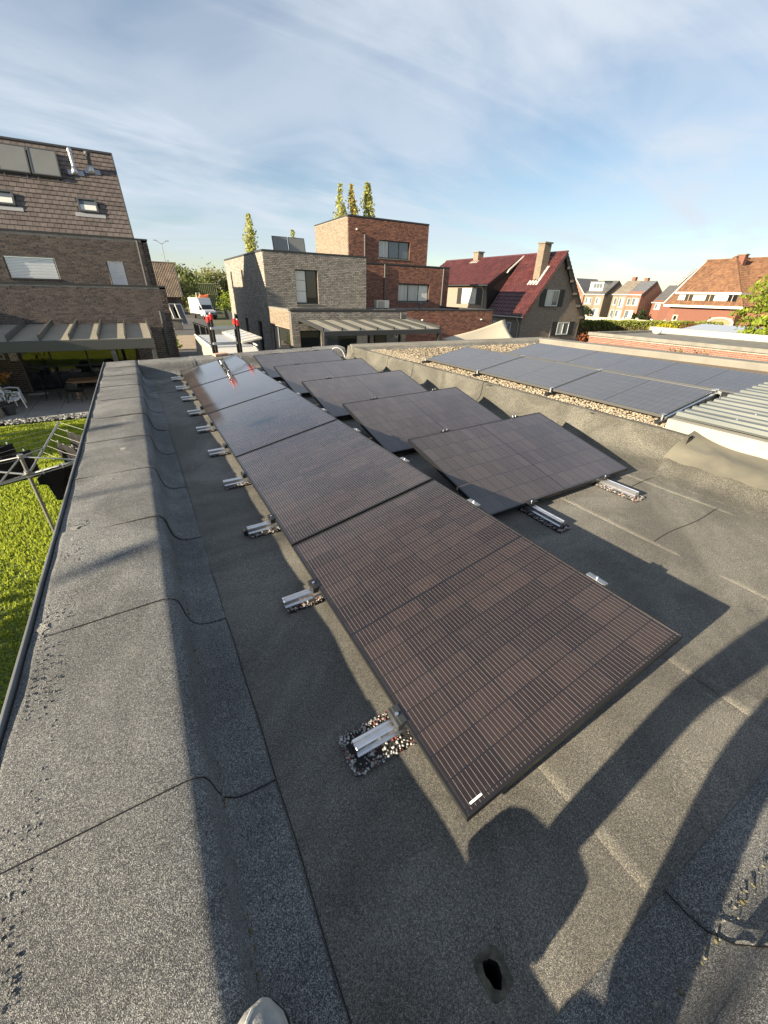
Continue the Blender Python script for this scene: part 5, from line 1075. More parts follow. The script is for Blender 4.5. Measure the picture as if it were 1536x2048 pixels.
# trees off the left edge of the picture: their shade falls over the lawn and the left parapet
tree('broadleaf_tree', 'garden tree left of the frame shading the near lawn and parapet', (-13.6, 2.5, G), 6.9, 2.3, 'leaf_green', 9500, 0.18, 0.16, 70, rz=2.4, cz=4.55)
tree('broadleaf_tree', 'garden tree left of the frame shading the lawn by the terrace', (-16.0, 15.0, G), 4.6, 2.0, 'leaf_green', 4200, 0.16, 0.14, 50, rz=1.9, cz=2.7)
tree('broadleaf_tree', 'small garden tree left of the frame shading the lawn under the camera', (-9.5, 4.0, G), 4.9, 3.1, 'leaf_dark', 5200, 0.15, 0.12, 60, rz=2.2, cz=2.6)
# hedge
hd = thing('hedge', 'long clipped hedge, green on top and brownish below, behind the garage', 'hedge', (62, 35, G)); a0, a1 = Vector((-18, 6.5, 0)), Vector((20, -5.5, 0)); d = (a1-a0); nrm_ = Vector((-d.y, d.x, 0)).normalized()
hn = 15000; u = rng.random(hn); face = rng.random(hn); hh = 1.72+0.05*np.sin(u*60)
zz = np.where(face < 0.35, hh+rng.normal(0, 0.04, hn), rng.random(hn)*hh); dep = np.where(face < 0.35, rng.uniform(-0.55, 0.55, hn), -0.55+rng.normal(0, 0.05, hn))
P_ = np.stack([a0.x+d.x*u+nrm_.x*dep, a0.y+d.y*u+nrm_.y*dep, zz], 1); topm = zz > 1.15
leaves('top_growth', P_[topm], 0.22, 'leaf_hedge', hd); leaves('lower_growth', P_[~topm], 0.22, 'leaf_hedge_brown', hd)
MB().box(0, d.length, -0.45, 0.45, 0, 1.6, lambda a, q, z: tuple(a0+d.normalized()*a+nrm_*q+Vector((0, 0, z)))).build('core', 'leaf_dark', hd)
# lime green conifer-like shrub overhanging the garage roof
t = thing('spreading_tree', 'bright lime green feathery tree overhanging the garage roof at the right edge', 'tree', (38.2, 11.2, G))
b = MB().tube([(0, 0, 0), (0, 0, 3.2), (0.3, 0, 6.4)], [0.3, 0.22, 0.05], 8); fr_pts = []
for k in range(150):
    a = random.uniform(0, 6.28); z0 = random.uniform(1.0, 6.2); Lb = (4.6-0.42*abs(z0-2.6))*random.uniform(0.55, 1.0)
    tip = Vector((math.cos(a)*Lb, math.sin(a)*Lb, z0+random.uniform(0.1, 0.9)))
    b.tube([(0, 0, z0), tuple(tip*0.6+Vector((0, 0, z0*0.4+0.25))), tuple(tip)], [0.05, 0.03, 0.01], 5)
    for q in range(95):
        s_ = 0.25+0.75*random.random()**0.6; p = Vector((tip.x*s_, tip.y*s_, z0+(tip.z-z0)*s_+0.28*math.sin(math.pi*s_))); sp_ = 0.34*(1.15-s_*0.6)
        fr_pts.append((p.x+random.gauss(0, sp_), p.y+random.gauss(0, sp_), p.z+random.gauss(0, 0.09)-abs(random.gauss(0, 0.10))))
b.build('trunk', 'bark', t); leaves('crown', fr_pts, 0.125, 'leaf_lime', t, droop=0.5)
for i, (x, y, h, r, m, lb) in enumerate(((51.5, 26.6, 2.0, 1.5, 'leaf_yellow', 'bright yellow bush in front of the hedge'), (55, 26, 1.9, 1.4, 'leaf_rust', 'reddish brown bush right of the yellow bush'), (27.9, 19.2, 2.6, 0.8, 'leaf_rust', 'rusty orange shrub at the far corner of the brick garage'))):
    tree('bush', lb, (x, y, G), h, r, m, 1500, 0.14, 0.06, 26, rz=h*0.45, cz=h*0.55, cat='bush', limbs=3)
t = thing('wheelie_bin', 'dark green bin between the shuttered house and the garage', 'bin', (28.6, 20.4, G)); MB().prism([(-0.25, 0), (0.25, 0), (0.33, 1.05), (-0.33, 1.05)], -0.3, 0.3, lambda a, z, c: (a, c, z)).build('body', 'leaf_dark', t, bevel=0.03); MB().box(-0.36, 0.36, -0.34, 0.34, 1.055, 1.14).build('lid', 'leaf_dark', t, bevel=0.03)
for i, (yy, lb) in enumerate(((12.1, 'left dry weed tuft at the foot of the garage roof edge'), (10.95, 'right dry weed tuft at the foot of the garage roof edge'))):
    t = thing('weed', lb, 'plant', (25.2, yy, G)); b = MB()
    for q in range(7): b.tube([(0, 0, 0), (random.gauss(0, 0.1), random.gauss(0, 0.15), 1.6), (random.gauss(0, 0.2), random.gauss(0, 0.3), 2.2)], [0.012, 0.01, 0.004], 4)
    b.build('stem', 'bark', t); leaves('foliage', np.stack([rng.normal(0, 0.16, 90), rng.normal(0, 0.22, 90), rng.uniform(1.5, 2.25, 90)], 1), 0.06, 'leaf_hedge_brown', t)
# ================================================================ far houses
def simple_house(name, label, loc, rz, w, dp, eave, ridge, wm, rm, wins=(), roofdir='x', group=None, over=0.25, chim=(), trim='frame_white', tiles=None):
    """box with a pitched roof; ridge along x (roofdir 'x') or along y. front faces local -y; wins = (x0,x1,z0,z1,cols)"""
    t = thing(name, label, 'house', loc, rz, group=group); F = Fr((-w/2, -dp/2, 0), (1, 0, 0), (0, -1, 0)); ops = [q[:4] for q in wins]
    wall(t, F, w, 0, eave, ops, wm); MB().box(-w/2, w/2, -dp/2+0.25, dp/2, 0, eave-0.003).build('wall', wm, t)
    for q in wins: window(t, F, *q[:4], tuple([1]*q[4]), 'frame_white', ('pane_blue', 'curtain'), 0.06, 0.09, sill='frame_white', sillout=0.08)
    if roofdir == 'x':
        Vv = Vector((0, dp/2+over, ridge-eave+0.2)); 
        for s_ in (1, -1):
            V2 = Vector((0, Vv.y*s_, Vv.z)); N2 = Vector((0, -Vv.z*s_, Vv.y)).normalized(); slab(t, (-w/2-0.1, -s_*(dp/2+over), eave-0.2), (1, 0, 0), V2, N2, w+0.2, Vv.length, 0.12, rm, 'roof')
            if tiles and s_ == 1: tiled_slope(t, (-w/2-0.1, -(dp/2+over), eave-0.2), (1, 0, 0), V2, N2, w+0.2, Vv.length, tiles[0], tiles[1], rm, wave=tiles[2])
        MB().prism([(-dp/2, eave-0.004), (dp/2, eave-0.004), (0, ridge-0.15)], -w/2, w/2, lambda a, z, c: (c, a, z)).build('gable', wm, t)
        MB().box(-w/2-0.15, w/2+0.15, -dp/2-over-0.06, -dp/2-over+0.06, eave-0.28, eave-0.14).build('gutter', trim, t)
    else:
        Vv = Vector((w/2+over, 0, ridge-eave+0.2))
        for s_ in (1, -1):
            V2 = Vector((Vv.x*s_, 0, Vv.z)); N2 = Vector((-Vv.z*s_, 0, Vv.x)).normalized(); slab(t, (-s_*(w/2+over), -dp/2-0.25, eave-0.2), (0, 1, 0), V2, N2, dp+0.5, Vv.length, 0.12, rm, 'roof')
            MB().prism([(-s_*(w/2+over), eave-0.36), (-s_*(w/2+over), eave-0.14), (0, ridge+0.08), (0, ridge-0.16)], -dp/2-0.30, -dp/2-0.26, lambda a, z, c: (a, c, z)).build('bargeboard', trim, t)
        MB().prism([(-w/2, eave-0.004), (w/2, eave-0.004), (0, ridge-0.15)], -dp/2, dp/2, lambda a, z, c: (a, c, z)).build('gable', wm, t)
    for (x, y, z0, z1) in chim:
        c = MB().box(x-0.4, x+0.4, y-0.4, y+0.4, z0, z1).build('chimney', 'brick_orange', t); MB().box(x-0.45, x+0.45, y-0.45, y+0.45, z1, z1+0.1).build('chimney_cap', 'coping_grey', c)
    return t
RWH = 'row of houses across the street'
simple_house('row_house', 'red brick house with white-trimmed street gable, leftmost in the far row', (101, 74.6, G), R(-90), 6.4, 8, 5.6, 8.8, 'brick_red', 'slate', [(-0.2+0.9, 2.6, 3.3, 4.9, 2), (3.4, 5.6, 3.3, 4.9, 3), (3.4, 5.4, 0.9, 2.4, 2), (2.7, 3.5, 5.9, 6.6, 1)][:3], 'y', RWH)
t2 = simple_house('row_house', 'olive tan house with slate roof and white dormer in the far row', (101.2, 68.5, G), R(-90), 5.2, 8.4, 5.55, 8.3, 'brick_tan', 'slate', [(0.4, 2.2, 3.3, 4.7, 3), (3.2, 4.5, 3.3, 4.7, 2), (0.4, 1.9, 0.8, 2.4, 2), (3.0, 4.6, 0.8, 2.4, 2)], 'x', RWH, tiles=(0.35, 0.35, 0.03))
dm = MB().box(-2.3, 1.2, -3.4, -0.4, 6.0, 8.0).build('dormer', 'white_paint', t2); MB().box(-2.45, 1.35, -3.6, -0.3, 8.0, 8.18).build('dormer_roof', 'slate', dm)
Fd = Fr((-2.3, -3.4, 0), (1, 0, 0), (0, -1, 0)); window(dm, Fd, 0.9, 3.3, 6.6, 7.7, (1, 1, 1), 'frame_white', ('pane_blue',), -0.07, 0.1, sill=None) if False else None
for k in range(3): MB().box(-1.35+k*0.8, -0.65+k*0.8, -3.45, -3.405, 6.7, 7.6).build('dormer_pane', 'pane_blue', dm)
simple_house('row_house', 'pale tan half of the paired far houses, with balcony window', (101.0, 61.9, G), R(-90), 3.3, 8.4, 5.6, 8.2, 'brick_tan', 'tile_grey', [(0.4, 1.2, 3.3, 4.8, 1), (1.7, 2.9, 2.9, 4.8, 2), (0.3, 1.2, 0.3, 2.3, 1), (1.5, 3.0, 0.8, 2.3, 2)], 'x', RWH, tiles=(0.35, 0.35, 0.03), chim=((-0.6, 0.6, 7.2, 8.9),))
simple_house('row_house', 'red brick half of the paired far houses, with grey roof and chimney', (101.05, 58.65, G), R(-90), 3.2, 8.4, 5.6, 8.2, 'brick_red', 'zinc', [(0.3, 1.1, 3.3, 4.8, 1), (1.4, 2.9, 3.3, 4.8, 2), (0.5, 2.4, 0.8, 2.4, 2)], 'x', RWH, chim=((-0.9, 0.4, 7.2, 8.7),))
simple_house('row_house', 'low house with big dark slate roof right of the paired houses', (104.5, 52.6, G), R(-90), 6.6, 9, 4.2, 7.4, 'brick_orange', 'slate', [(0.6, 1.8, 2.7, 3.8, 2), (4.2, 5.4, 2.4, 3.6, 2)], 'x', RWH)
simple_house('row_house', 'tall house with a brown gable and steep grey roof farthest in the row', (113, 56.0, G), R(-60), 8, 10, 5.6, 11.0, 'tile_old', 'tile_grey', [(2.2, 3.5, 3.2, 4.6, 2), (4.6, 5.9, 3.2, 4.6, 2)], 'y', RWH)
t = thing('street_wall', 'low pale garden wall in front of the far row of houses', 'wall', (93.5, 62, G)); MB().box(-0.15, 0.15, -14, 8, 0, 0.75).build('wall', 'cream_paint', t)
for k in range(8): MB().box(-0.22, 0.22, -14+k*3.1, -13.5+k*3.1, 0, 1.05).build('pillar', 'cream_paint', t)
for i, (x, y, h, r, m, lb) in enumerate(((94.3, 70.5, 2.6, 1.2, 'leaf_lime', 'light green shrub before the olive tan far house'), (95, 68.6, 3.0, 1.2, 'leaf_dark', 'dark shrub before the olive tan far house, right of the light one'), (96, 55.6, 2.6, 1.4, 'leaf_dark', 'dark shrub between the paired far houses and the slate-roofed house'))): tree('bush', lb, (x, y, G), h, r, m, 900, 0.2, 0.06, 20, rz=h*0.45, cz=h*0.5, cat='bush', limbs=3)
tree('broadleaf_tree', 'far green tree rising left of the orange tiled roof', (112, 47, G), 9.6, 3.6, 'leaf_green', 2200, 0.3, 0.2, 40, rz=3.4, cz=6.2)
# parked car
t = thing('parked_car', 'silver grey car parked beside the orange roofed house', 'car', (95.5, 48.3, G), R(80)); b = MB().prism([(-2.1, 0.3), (2.1, 0.3), (2.1, 0.75), (1.3, 0.9), (0.7, 1.42), (-1.0, 1.45), (-1.9, 0.95), (-2.1, 0.8)], -0.85, 0.85, lambda a, z, c: (a, c, z)); b.build('body', 'car_paint', t, bevel=0.06)
for s_ in (-1, 1):
    MB().prism([(0.62, 1.36), (-0.95, 1.38), (-1.6, 0.98), (1.1, 0.95)], 0.852*s_, 0.858*s_, lambda a, z, c: (a, c, z)).build('window', 'pane', t)
    for x_ in (-1.3, 1.3): MB().lathe([(0.31, -0.1), (0.31, 0.1)], 16).build('wheel', 'tyre', t).matrix_basis = Matrix.Translation((x_, 0.8*s_, 0.31)) @ Matrix.Rotation(R(90), 4, 'X')
# ---------------------------------------------------------------- orange tiled villa at the right
h6 = thing('orange_roof_house', 'villa with big orange tiled hipped roof and white dormer band at the right', 'house', (80, 33, G)); ox, oy = -80, -33
def W6(x, y, z): return (x+ox, y+oy, z-G)
F6 = Fr(W6(75.4, 39.2, G), (0, -1, 0), (-1, 0, 0)); op6 = [(0.9, 1.65, 1.6, 2.5), (6.2, 9.3, 0.2, 2.45)]
wall(h6, F6, 9.4, 0, 3.8, op6, 'brick_orange'); MB().box(75.65+ox, 84+ox, 29.8+oy, 39.2+oy, 0, 3.78).build('wall', 'brick_orange', h6); MB().box(77.5+ox, 88+ox, 16+oy, 40+oy, 0, 3.9).build('wall', 'brick_orange', h6)
window(h6, F6, *op6[0], (1,), 'cream_paint', ('pane',), -0.03, 0.16, sill=None)
dr = MB(); k_ = 14
arch = [(math.cos(math.pi*i/k_)*1.75, 1.75+math.sin(math.pi*i/k_)*0.75) for i in range(k_+1)]; arch2 = [(x*0.80, 1.70+(z-1.75)*0.8) for x, z in arch]
for i in range(k_): dr.prism([arch[i], arch[i+1], arch2[i+1], arch2[i]], 0.01, 0.10, lambda a, z, c: F6.P(7.75+a, c, z))
dr.box(7.75-1.75, 7.75-1.4, 0.01, 0.10, 0, 1.75, F6.P).box(7.75+1.4, 7.75+1.75, 0.01, 0.10, 0, 1.75, F6.P); da = dr.build('door_arch', 'cream_paint', h6); MB().box(7.75-1.42, 7.75+1.42, -0.15, -0.05, 0.1, 2.44, F6.P).build('garage_door', 'wood', da)
A6, B6, T6, K6 = Vector(W6(74.9, 39.7, 0.98)), Vector(W6(74.9, 29.3, 0.98)), Vector(W6(79.5, 34.5, 7.40)), Vector(W6(84.2, 34.5, 7.42))
BL, BR = Vector(W6(84.2, 39.7, 0.98)), Vector(W6(84.2, 29.3, 0.98))
MB().add([A6, B6, T6], [(0, 1, 2)]).add([A6, T6, K6, BL], [(0, 1, 2, 3)]).add([B6, BR, K6, T6], [(0, 1, 2, 3)]).build('roof', 'tile_orange', h6)
def slope_tiles(P0, P1, P2, P3, tw, th, wave, m):
    """tiles over the quad P0-P1 (eave) to P3-P2 (top), clipped to it"""
    e = (P1-P0); V0 = (P3-P0); Nn_ = e.cross(V0).normalized(); 
    if Nn_.z < 0: Nn_ = -Nn_
    U_ = e.normalized(); Vv = Nn_.cross(U_); 
    if Vv.z < 0: Vv = -Vv
    H_ = (P3-P0).dot(Vv); a3 = (P3-P0).dot(U_); a2 = (P2-P0).dot(U_); Lw = e.length
    tiled_slope(h6, P0+Nn_*0.005, U_, Vv, Nn_, Lw, H_*0.995, tw, th, m, wave=wave, lean=lambda v: (a3*v/H_, Lw+(a2-Lw)*v/H_))
slope_tiles(B6, A6, T6, T6, 0.26, 0.36, 0.05, 'tile_orange'); slope_tiles(BR, B6, T6, K6, 0.26, 0.30, 0.05, 'tile_orange')
M0, M1, M2, M3 = Vector(W6(77.0, 16, 1.1)), Vector(W6(77.0, 41.2, 1.1)), Vector(W6(84.2, 40.4, 7.43)), Vector(W6(84.2, 16, 7.43)); MB().add([M0, M1, M2, M3], [(0, 1, 2, 3)]).add([M1, Vector(W6(91, 41.2, 1.1)), M2], [(0, 1, 2)]).add([M3, M2, Vector(W6(91, 41.2, 1.1)), Vector(W6(91, 16, 1.1))], [(0, 1, 2, 3)]).build('roof', 'tile_orange', h6)
slope_tiles(M0, M1, M2, M3, 0.26, 0.36, 0.05, 'tile_orange')
for (p, q) in ((A6, T6), (B6, T6), (T6, K6), (M2, M3)): MB().tube([tuple(p+Vector((0, 0, 0.06))), tuple(q+Vector((0, 0, 0.06)))], 0.14, 6).build('hip_cap', 'tile_orange', h6)
MB().tube([tuple(M1+Vector((-0.05, 0.05, 0))), tuple(M2+Vector((0, 0.05, 0.05)))], 0.10, 5).build('verge', 'frame_white', h6)
MB().box(74.65+ox, 74.95+ox, 29.1+oy, 39.9+oy, 0.72-G, 1.02-G).build('gutter', 'frame_white', h6); MB().box(74.96+ox, 75.4+ox, 29.3+oy, 39.7+oy, 0.70-G, 0.78-G).build('soffit', 'white_paint', h6)
d6 = MB().box(75.35+ox, 78.0+ox, 30.5+oy, 38.4+oy, 1.55-G, 2.50-G).build('dormer', 'white_paint', h6); MB().box(75.0+ox, 78.4+ox, 30.1+oy, 38.9+oy, 2.51-G, 2.78-G).build('dormer_roof', 'white_paint', d6)
for k in range(3): MB().box(75.29+ox, 75.345+ox, 37.4-k*2.9+oy-1.1, 37.4-k*2.9+oy, 1.62-G, 2.42-G).build('dormer_pane', 'pane', d6); MB().box(75.27+ox, 75.288+ox, 37.4-k*2.9+oy-0.58, 37.4-k*2.9+oy-0.5, 1.62-G, 2.42-G).build('glazing_bar', 'wood_pale', d6)
c6 = MB().box(80.3+ox, 81.3+ox, 33.6+oy, 34.6+oy, 6.2-G, 7.7-G).build('chimney', 'brick_orange', h6); MB().box(80.2+ox, 81.4+ox, 33.5+oy, 34.7+oy, 7.7-G, 7.85-G).build('chimney_cap', 'coping_grey', c6)
# ================================================================ driveway: barn, truck, fences, leaning frames
h7 = thing('barn', 'old barn with brown tiled roof and dark door at the end of the driveway', 'barn', (3, 96, G)); ox, oy = -3, -96
wall(h7, Fr((-6, -4, 0), (1, 0, 0), (0, -1, 0)), 11.3, 0, 3.1, [(8.5, 10.4, 0, 2.9)], 'brick_dark'); MB().box(2.4, 4.5, -3.9, -3.85, 0, 2.92).build('barn_door', 'door_brown', h7)
MB().box(5.05, 5.3, -3.75, 8, 0, 3.1).box(-6, 5.05, 7.7, 8, 0, 3.09).build('wall', 'brick_dark', h7)
Vb = Vector((0, 4.7, 5.6)); Nb = Vector((0, -5.6, 4.7)).normalized(); slab(h7, (-6.2, -4.3, 2.95), (1, 0, 0), Vb, Nb, 11.75, Vb.length, 0.15, 'tile_old'); tiled_slope(h7, (-6.2, -4.3, 2.95), (1, 0, 0), Vb, Nb, 11.75, Vb.length, 0.28, 0.36, 'tile_old', wave=0.06)
slab(h7, (-6.2, 8.3, 2.95), (1, 0, 0), Vector((0, -7.9, 5.6)), Vector((0, 5.6, 7.9)), 11.75, 9.68, 0.15, 'tile_old')
MB().prism([(-4.0, 3.1), (7.9, 3.1), (0.4, 8.3)], 5.06, 5.28, lambda a, z, c: (c, a, z)).build('gable', 'brick_dark', h7); MB().tube([(-6.2, 0.4, 8.58), (5.6, 0.4, 8.58)], 0.14, 6).build('ridge_cap', 'tile_old', h7)
MB().tube([(5.57, -4.3, 3.0), (5.57, 0.4, 8.58)], 0.09, 5).build('verge', 'metal_dark', h7)
t = thing('box_truck', 'white box truck parked facing the camera at the end of the driveway', 'truck', (10.75, 77.2, G), R(13))
MB().box(-1.08, 1.08, 1.45, 5.7, 0.75, 3.12).build('box', 'truck_white', t, bevel=0.05)
MB().box(-1.081, -1.0805, 3.3, 3.32, 0.85, 3.0).build('box_seam', 'coping_grey', t)
MB().prism([(-0.62, 0.45), (-0.62, 1.05), (-0.45, 1.32), (0.35, 1.42), (0.95, 2.10), (1.44, 2.18), (1.44, 0.45)], -0.96, 0.96, lambda a, z, c: (c, a, z)).build('cab', 'truck_white', t, bevel=0.07)
MB().prism([(0.9, 2.12), (1.44, 2.19), (1.44, 3.1)], -1.0, 1.0, lambda a, z, c: (c, a, z)).build('wind_deflector', 'truck_white', t, bevel=0.03)
MB().add([(-0.86, 0.385, 1.47), (0.86, 0.385, 1.47), (0.78, 0.915, 2.08), (-0.78, 0.915, 2.08)], [(0, 1, 2, 3)]).build('windscreen', 'pane', t, thick=0.02)
for s_ in (-1, 1):
    MB().prism([(0.55, 1.42), (1.35, 1.42), (1.35, 2.0), (1.0, 2.02)], 0.962*s_, 0.972*s_, lambda a, z, c: (c, a, z)).build('side_window', 'pane', t)
    MB().box(-0.13+s_*1.12, 0.13+s_*1.12, 0.5, 0.6, 1.35, 1.75).build('mirror', 'black_plastic', t, bevel=0.02)
    MB().box(s_*0.72-0.18, s_*0.72+0.18, -0.66, -0.58, 0.85, 1.08).build('headlight', 'pane_blue', t, bevel=0.02)
    for y_ in (0.25, 4.3): MB().lathe([(0.36, -0.13), (0.36, 0.13)], 18).build('wheel', 'tyre', t).matrix_basis = Matrix.Translation((s_*0.88, y_, 0.36)) @ Matrix.Rotation(R(90), 4, 'Y')
MB().box(-0.98, 0.98, -0.72, -0.5, 0.32, 0.78).build('bumper', 'black_plastic', t, bevel=0.05); MB().box(-0.45, 0.45, -0.66, -0.605, 0.85, 1.02).build('grille', 'black_plastic', t); MB().box(-0.9, 0.9, 1.6, 5.5, 0.45, 0.75).build('chassis', 'black_plastic', t)
t = thing('orange_crate', 'orange and white bundle on top of the box truck', 'cargo', (10.7, 81.4, G+3.13)); MB().prism([(-0.7, 0), (0.8, 0), (0.95, 0.5), (0.2, 0.35), (-0.4, 0.45)], -0.6, 0.5, lambda a, z, c: (a, c, z)).build('tarp', 'orange_plastic', t, bevel=0.04); MB().tube([(-1.0, 0, 0), (-1.0, 0, 0.7), (-0.45, 0, 0.7), (-0.45, 0, 0)], 0.05, 6).build('handle_frame', 'white_paint', t)
t = thing('net_screen', 'tall pale green striped net screen behind the box truck', 'net', (16.6, 120, G))
for k in range(13): MB().box(-2.7+k*0.45, -2.62+k*0.45, 0, 0.06, 0, 5.6).build('slat', 'green_mesh', t)
MB().box(-2.7, 2.8, -0.04, -0.001, 5.5, 5.65).box(-2.7, 2.8, -0.04, -0.001, 3.2, 3.3).build('rail', 'green_mesh', t); MB().box(-2.65, 2.7, 0.061, 0.08, 0.2, 5.4).build('mesh_panel', 'leaf_olive', t)
t = thing('black_fence', 'black panel fence with tall posts right of the box truck', 'fence', (13.4, 74, G)); 
for k in range(7):
    MB().box(-0.45+k*0.22, -0.37+k*0.22, -7+k*3.0, -6.9+k*3.0, 0, 1.45 if k < 4 else 2.9).build('post', 'metal_anthracite', t)
    if k < 6:
        x_0, y_0 = -0.41+k*0.22, -6.9+k*3.0
        for q in range(6): MB().add([(x_0, y_0, 0.1+q*0.2), (x_0+0.22, y_0+2.9, 0.1+q*0.2), (x_0+0.22, y_0+2.9, 0.28+q*0.2), (x_0, y_0, 0.28+q*0.2)], [(0, 1, 2, 3)]).build('panel_board', 'metal_anthracite', t, thick=0.03)
MB().box(-1.9, 0.1, 2.0, 2.1, 2.85, 2.97).build('gate_beam', 'metal_anthracite', t)
t = thing('driveway_gate', 'black barred metal gate standing open behind the white van', 'gate', (4.6, 44.5, G)); e = Vector((1.55, 0.4, 0))
for k in range(9):
    p = e*(k/8); MB().tube([(p.x, p.y, 0.55), (p.x, p.y, 1.62-0.10*k/8*6*0.9)], 0.03, 6).build('bar', 'metal_anthracite', t)
MB().tube([(0, 0, 1.66), (1.55, 0.4, 1.10)], 0.04, 6).tube([(0, 0, 0.5), (1.55, 0.4, 0.5)], 0.04, 6).tube([(0, 0, 0), (0, 0, 1.7)], 0.06, 6).tube([(1.55, 0.4, 0), (1.55, 0.4, 1.12)], 0.05, 6).build('gate_frame', 'metal_anthracite', t)
for q in range(3): MB().add([tuple(e*(q/3+0.02)+Vector((0, 0.05, 0.55))), tuple(e*(q/3+0.3)+Vector((0, 0.05, 0.55))), tuple(e*(q/3+0.3)+Vector((0, 0.05, 1.5-0.19*q-0.15))), tuple(e*(q/3+0.02)+Vector((0, 0.05, 1.55-0.19*q)))], [(0, 1, 2, 3)]).build('infill_panel', 'coping', t, thick=0.01)
for i, (dx_, lb) in enumerate(((0.0, 'left white door frame leaning near the barn door'), (0.75, 'right white door frame leaning near the barn door'))):
    t = thing('leaning_doorway', lb, 'door frame', (4.75+dx_, 66.6-i*0.5, G), group='leaning white door frames'); k = Vector((-0.45, 0.9, 2.5))
    o2 = Vector((0.75, 0.2, 0)); MB().tube([(0, 0, 0.05), tuple(k)], 0.07, 5).tube([tuple(o2+Vector((0, 0, 0.05))), tuple(o2+k)], 0.07, 5).tube([tuple(k), tuple(o2+k)], 0.07, 5).tube([(0, 0, 0.06), tuple(o2+Vector((0, 0, 0.06)))], 0.06, 5).build('frame', 'frame_white', t)
    MB().add([tuple(o2*0.08), tuple(o2*0.92), tuple(o2*0.92+k), tuple(o2*0.08+k)], [(0, 1, 2, 3)]).build('pane', 'pane', t, thick=0.02)
t = thing('stone_trough', 'pale stone planter at the corner of the driveway', 'planter', (4.2, 58, G)); MB().prism([(-0.5, 0), (0.5, 0), (0.6, 1.1), (-0.6, 1.1)], -0.4, 0.4, lambda a, z, c: (a, c, z)).build('trough', 'coping_grey', t, bevel=0.04); MB().box(-0.7, 0.7, -0.5, 0.5, 1.1, 1.25).build('rim', 'coping_grey', t, bevel=0.02)
tree('bush', 'small yellow green plant along the left house corner by the driveway', (2.3, 38.5, G), 1.0, 0.5, 'leaf_lime', 500, 0.07, 0.02, 16, rz=0.5, cz=0.5, cat='bush', limbs=2)
t = thing('street_lamp', 'far double-armed street lamp pole against the sky left of the barn', 'street lamp', (10.5, 140, G)); MB().tube([(0, 0, 0), (0, 0, 14.9)], [0.12, 0.07], 8).build('pole', 'zinc', t)
for s_ in (-1, 1):
    MB().tube([(0, 0, 14.6), (s_*1.2, 0, 15.4)], 0.06, 6).build('arm', 'zinc', t); MB().box(s_*1.45-0.4, s_*1.45+0.4, -0.15, 0.15, 15.35, 15.48).build('lamp_head', 'zinc', t)
# white van in the driveway
t = thing('white_van', 'cream white delivery van with ribbed roof parked behind the ladder', 'van', (3.2, 19.4, G))
def vanP(i, j): return None
MB().prism([(-4.0, 0.45), (-4.0, 1.0), (-3.8, 1.15), (-2.9, 1.35), (-2.15, 2.18), (-1.7, 2.42), (3.2, 2.46), (3.3, 2.3), (3.35, 0.45)], -1.0, 1.0, lambda a, z, c: (c*(1-0.10*max(0, (z-1.2)/1.3)), a, z)).build('body', 'van_white', t, bevel=0.07)
for k in range(9): MB().box(-0.74, 0.74, -1.5+k*0.52, -1.32+k*0.52, 2.43+0.004*k, 2.475+0.004*k).build('roof_rib', 'truck_white', t, bevel=0.015)
MB().add([(-0.86, -2.93, 1.38), (0.86, -2.93, 1.38), (0.80, -2.20, 2.17), (-0.80, -2.20, 2.17)], [(0, 1, 2, 3)]).build('windscreen', 'pane', t, thick=0.03)
for s_ in (-1, 1):
    MB().prism([(-2.55, 1.42), (-1.2, 1.42), (-1.2, 2.05), (-2.1, 2.05)], 0.985*s_, 0.99*s_, lambda a, z, c: (c, a, z)).build('side_window', 'pane', t)
    MB().box(s_*1.15-0.12, s_*1.15+0.12, -2.6, -2.5, 1.35, 1.75).build('mirror', 'black_plastic', t, bevel=0.03); MB().box(s_*0.7-0.2, s_*0.7+0.2, -4.05, -3.95, 0.8, 1.05).build('headlight', 'pane_blue', t, bevel=0.03)
    for y_ in (-3.0, 2.2): MB().lathe([(0.36, -0.12), (0.36, 0.12)], 18).build('wheel', 'tyre', t).matrix_basis = Matrix.Translation((s_*0.9, y_, 0.36)) @ Matrix.Rotation(R(90), 4, 'Y')
    MB().tube([(s_*0.9, -1.7, 2.47), (s_*0.9, 3.1, 2.51)], 0.035, 6).build('roof_rail', 'white_paint', t)
MB().box(-0.98, 0.98, -4.12, -3.9, 0.35, 0.75).build('bumper', 'black_plastic', t, bevel=0.05); MB().tube([(-0.5, -2.95, 1.40), (0.15, -2.85, 1.52)], 0.015, 5).build('wiper', 'black_plastic', t)
t = thing('ribbed_board', 'white ribbed panel lying tilted on the right side of the van roof', 'panel', (3.95, 20.6, G+2.55)); T = lambda a, v, d: (a*0.98+d*-0.2, v, a*0.16+d+0.0)
MB().box(-0.35, 0.55, -2.3, 2.2, 0, 0.09, T).build('panel', 'van_white', t, bevel=0.02)
for k in range(5): MB().box(-0.25, 0.45, -1.9+k*0.85, -1.75+k*0.85, 0.092, 0.12, T).build('rib', 'truck_white', t)
t = thing('white_tub', 'small white plastic tubs beside the grey house wall', 'tub', (5.6, 15.2, G)); MB().prism([(-0.3, 0), (0.3, 0), (0.36, 2.0), (-0.36, 2.0)], -0.28, 0.28, lambda a, z, c: (a, c, z)).build('tub', 'plastic_white', t, bevel=0.05); MB().box(0.1, 0.6, -0.1, 0.3, 2.0, 2.25).build('lid', 'plastic_white', t, bevel=0.04)
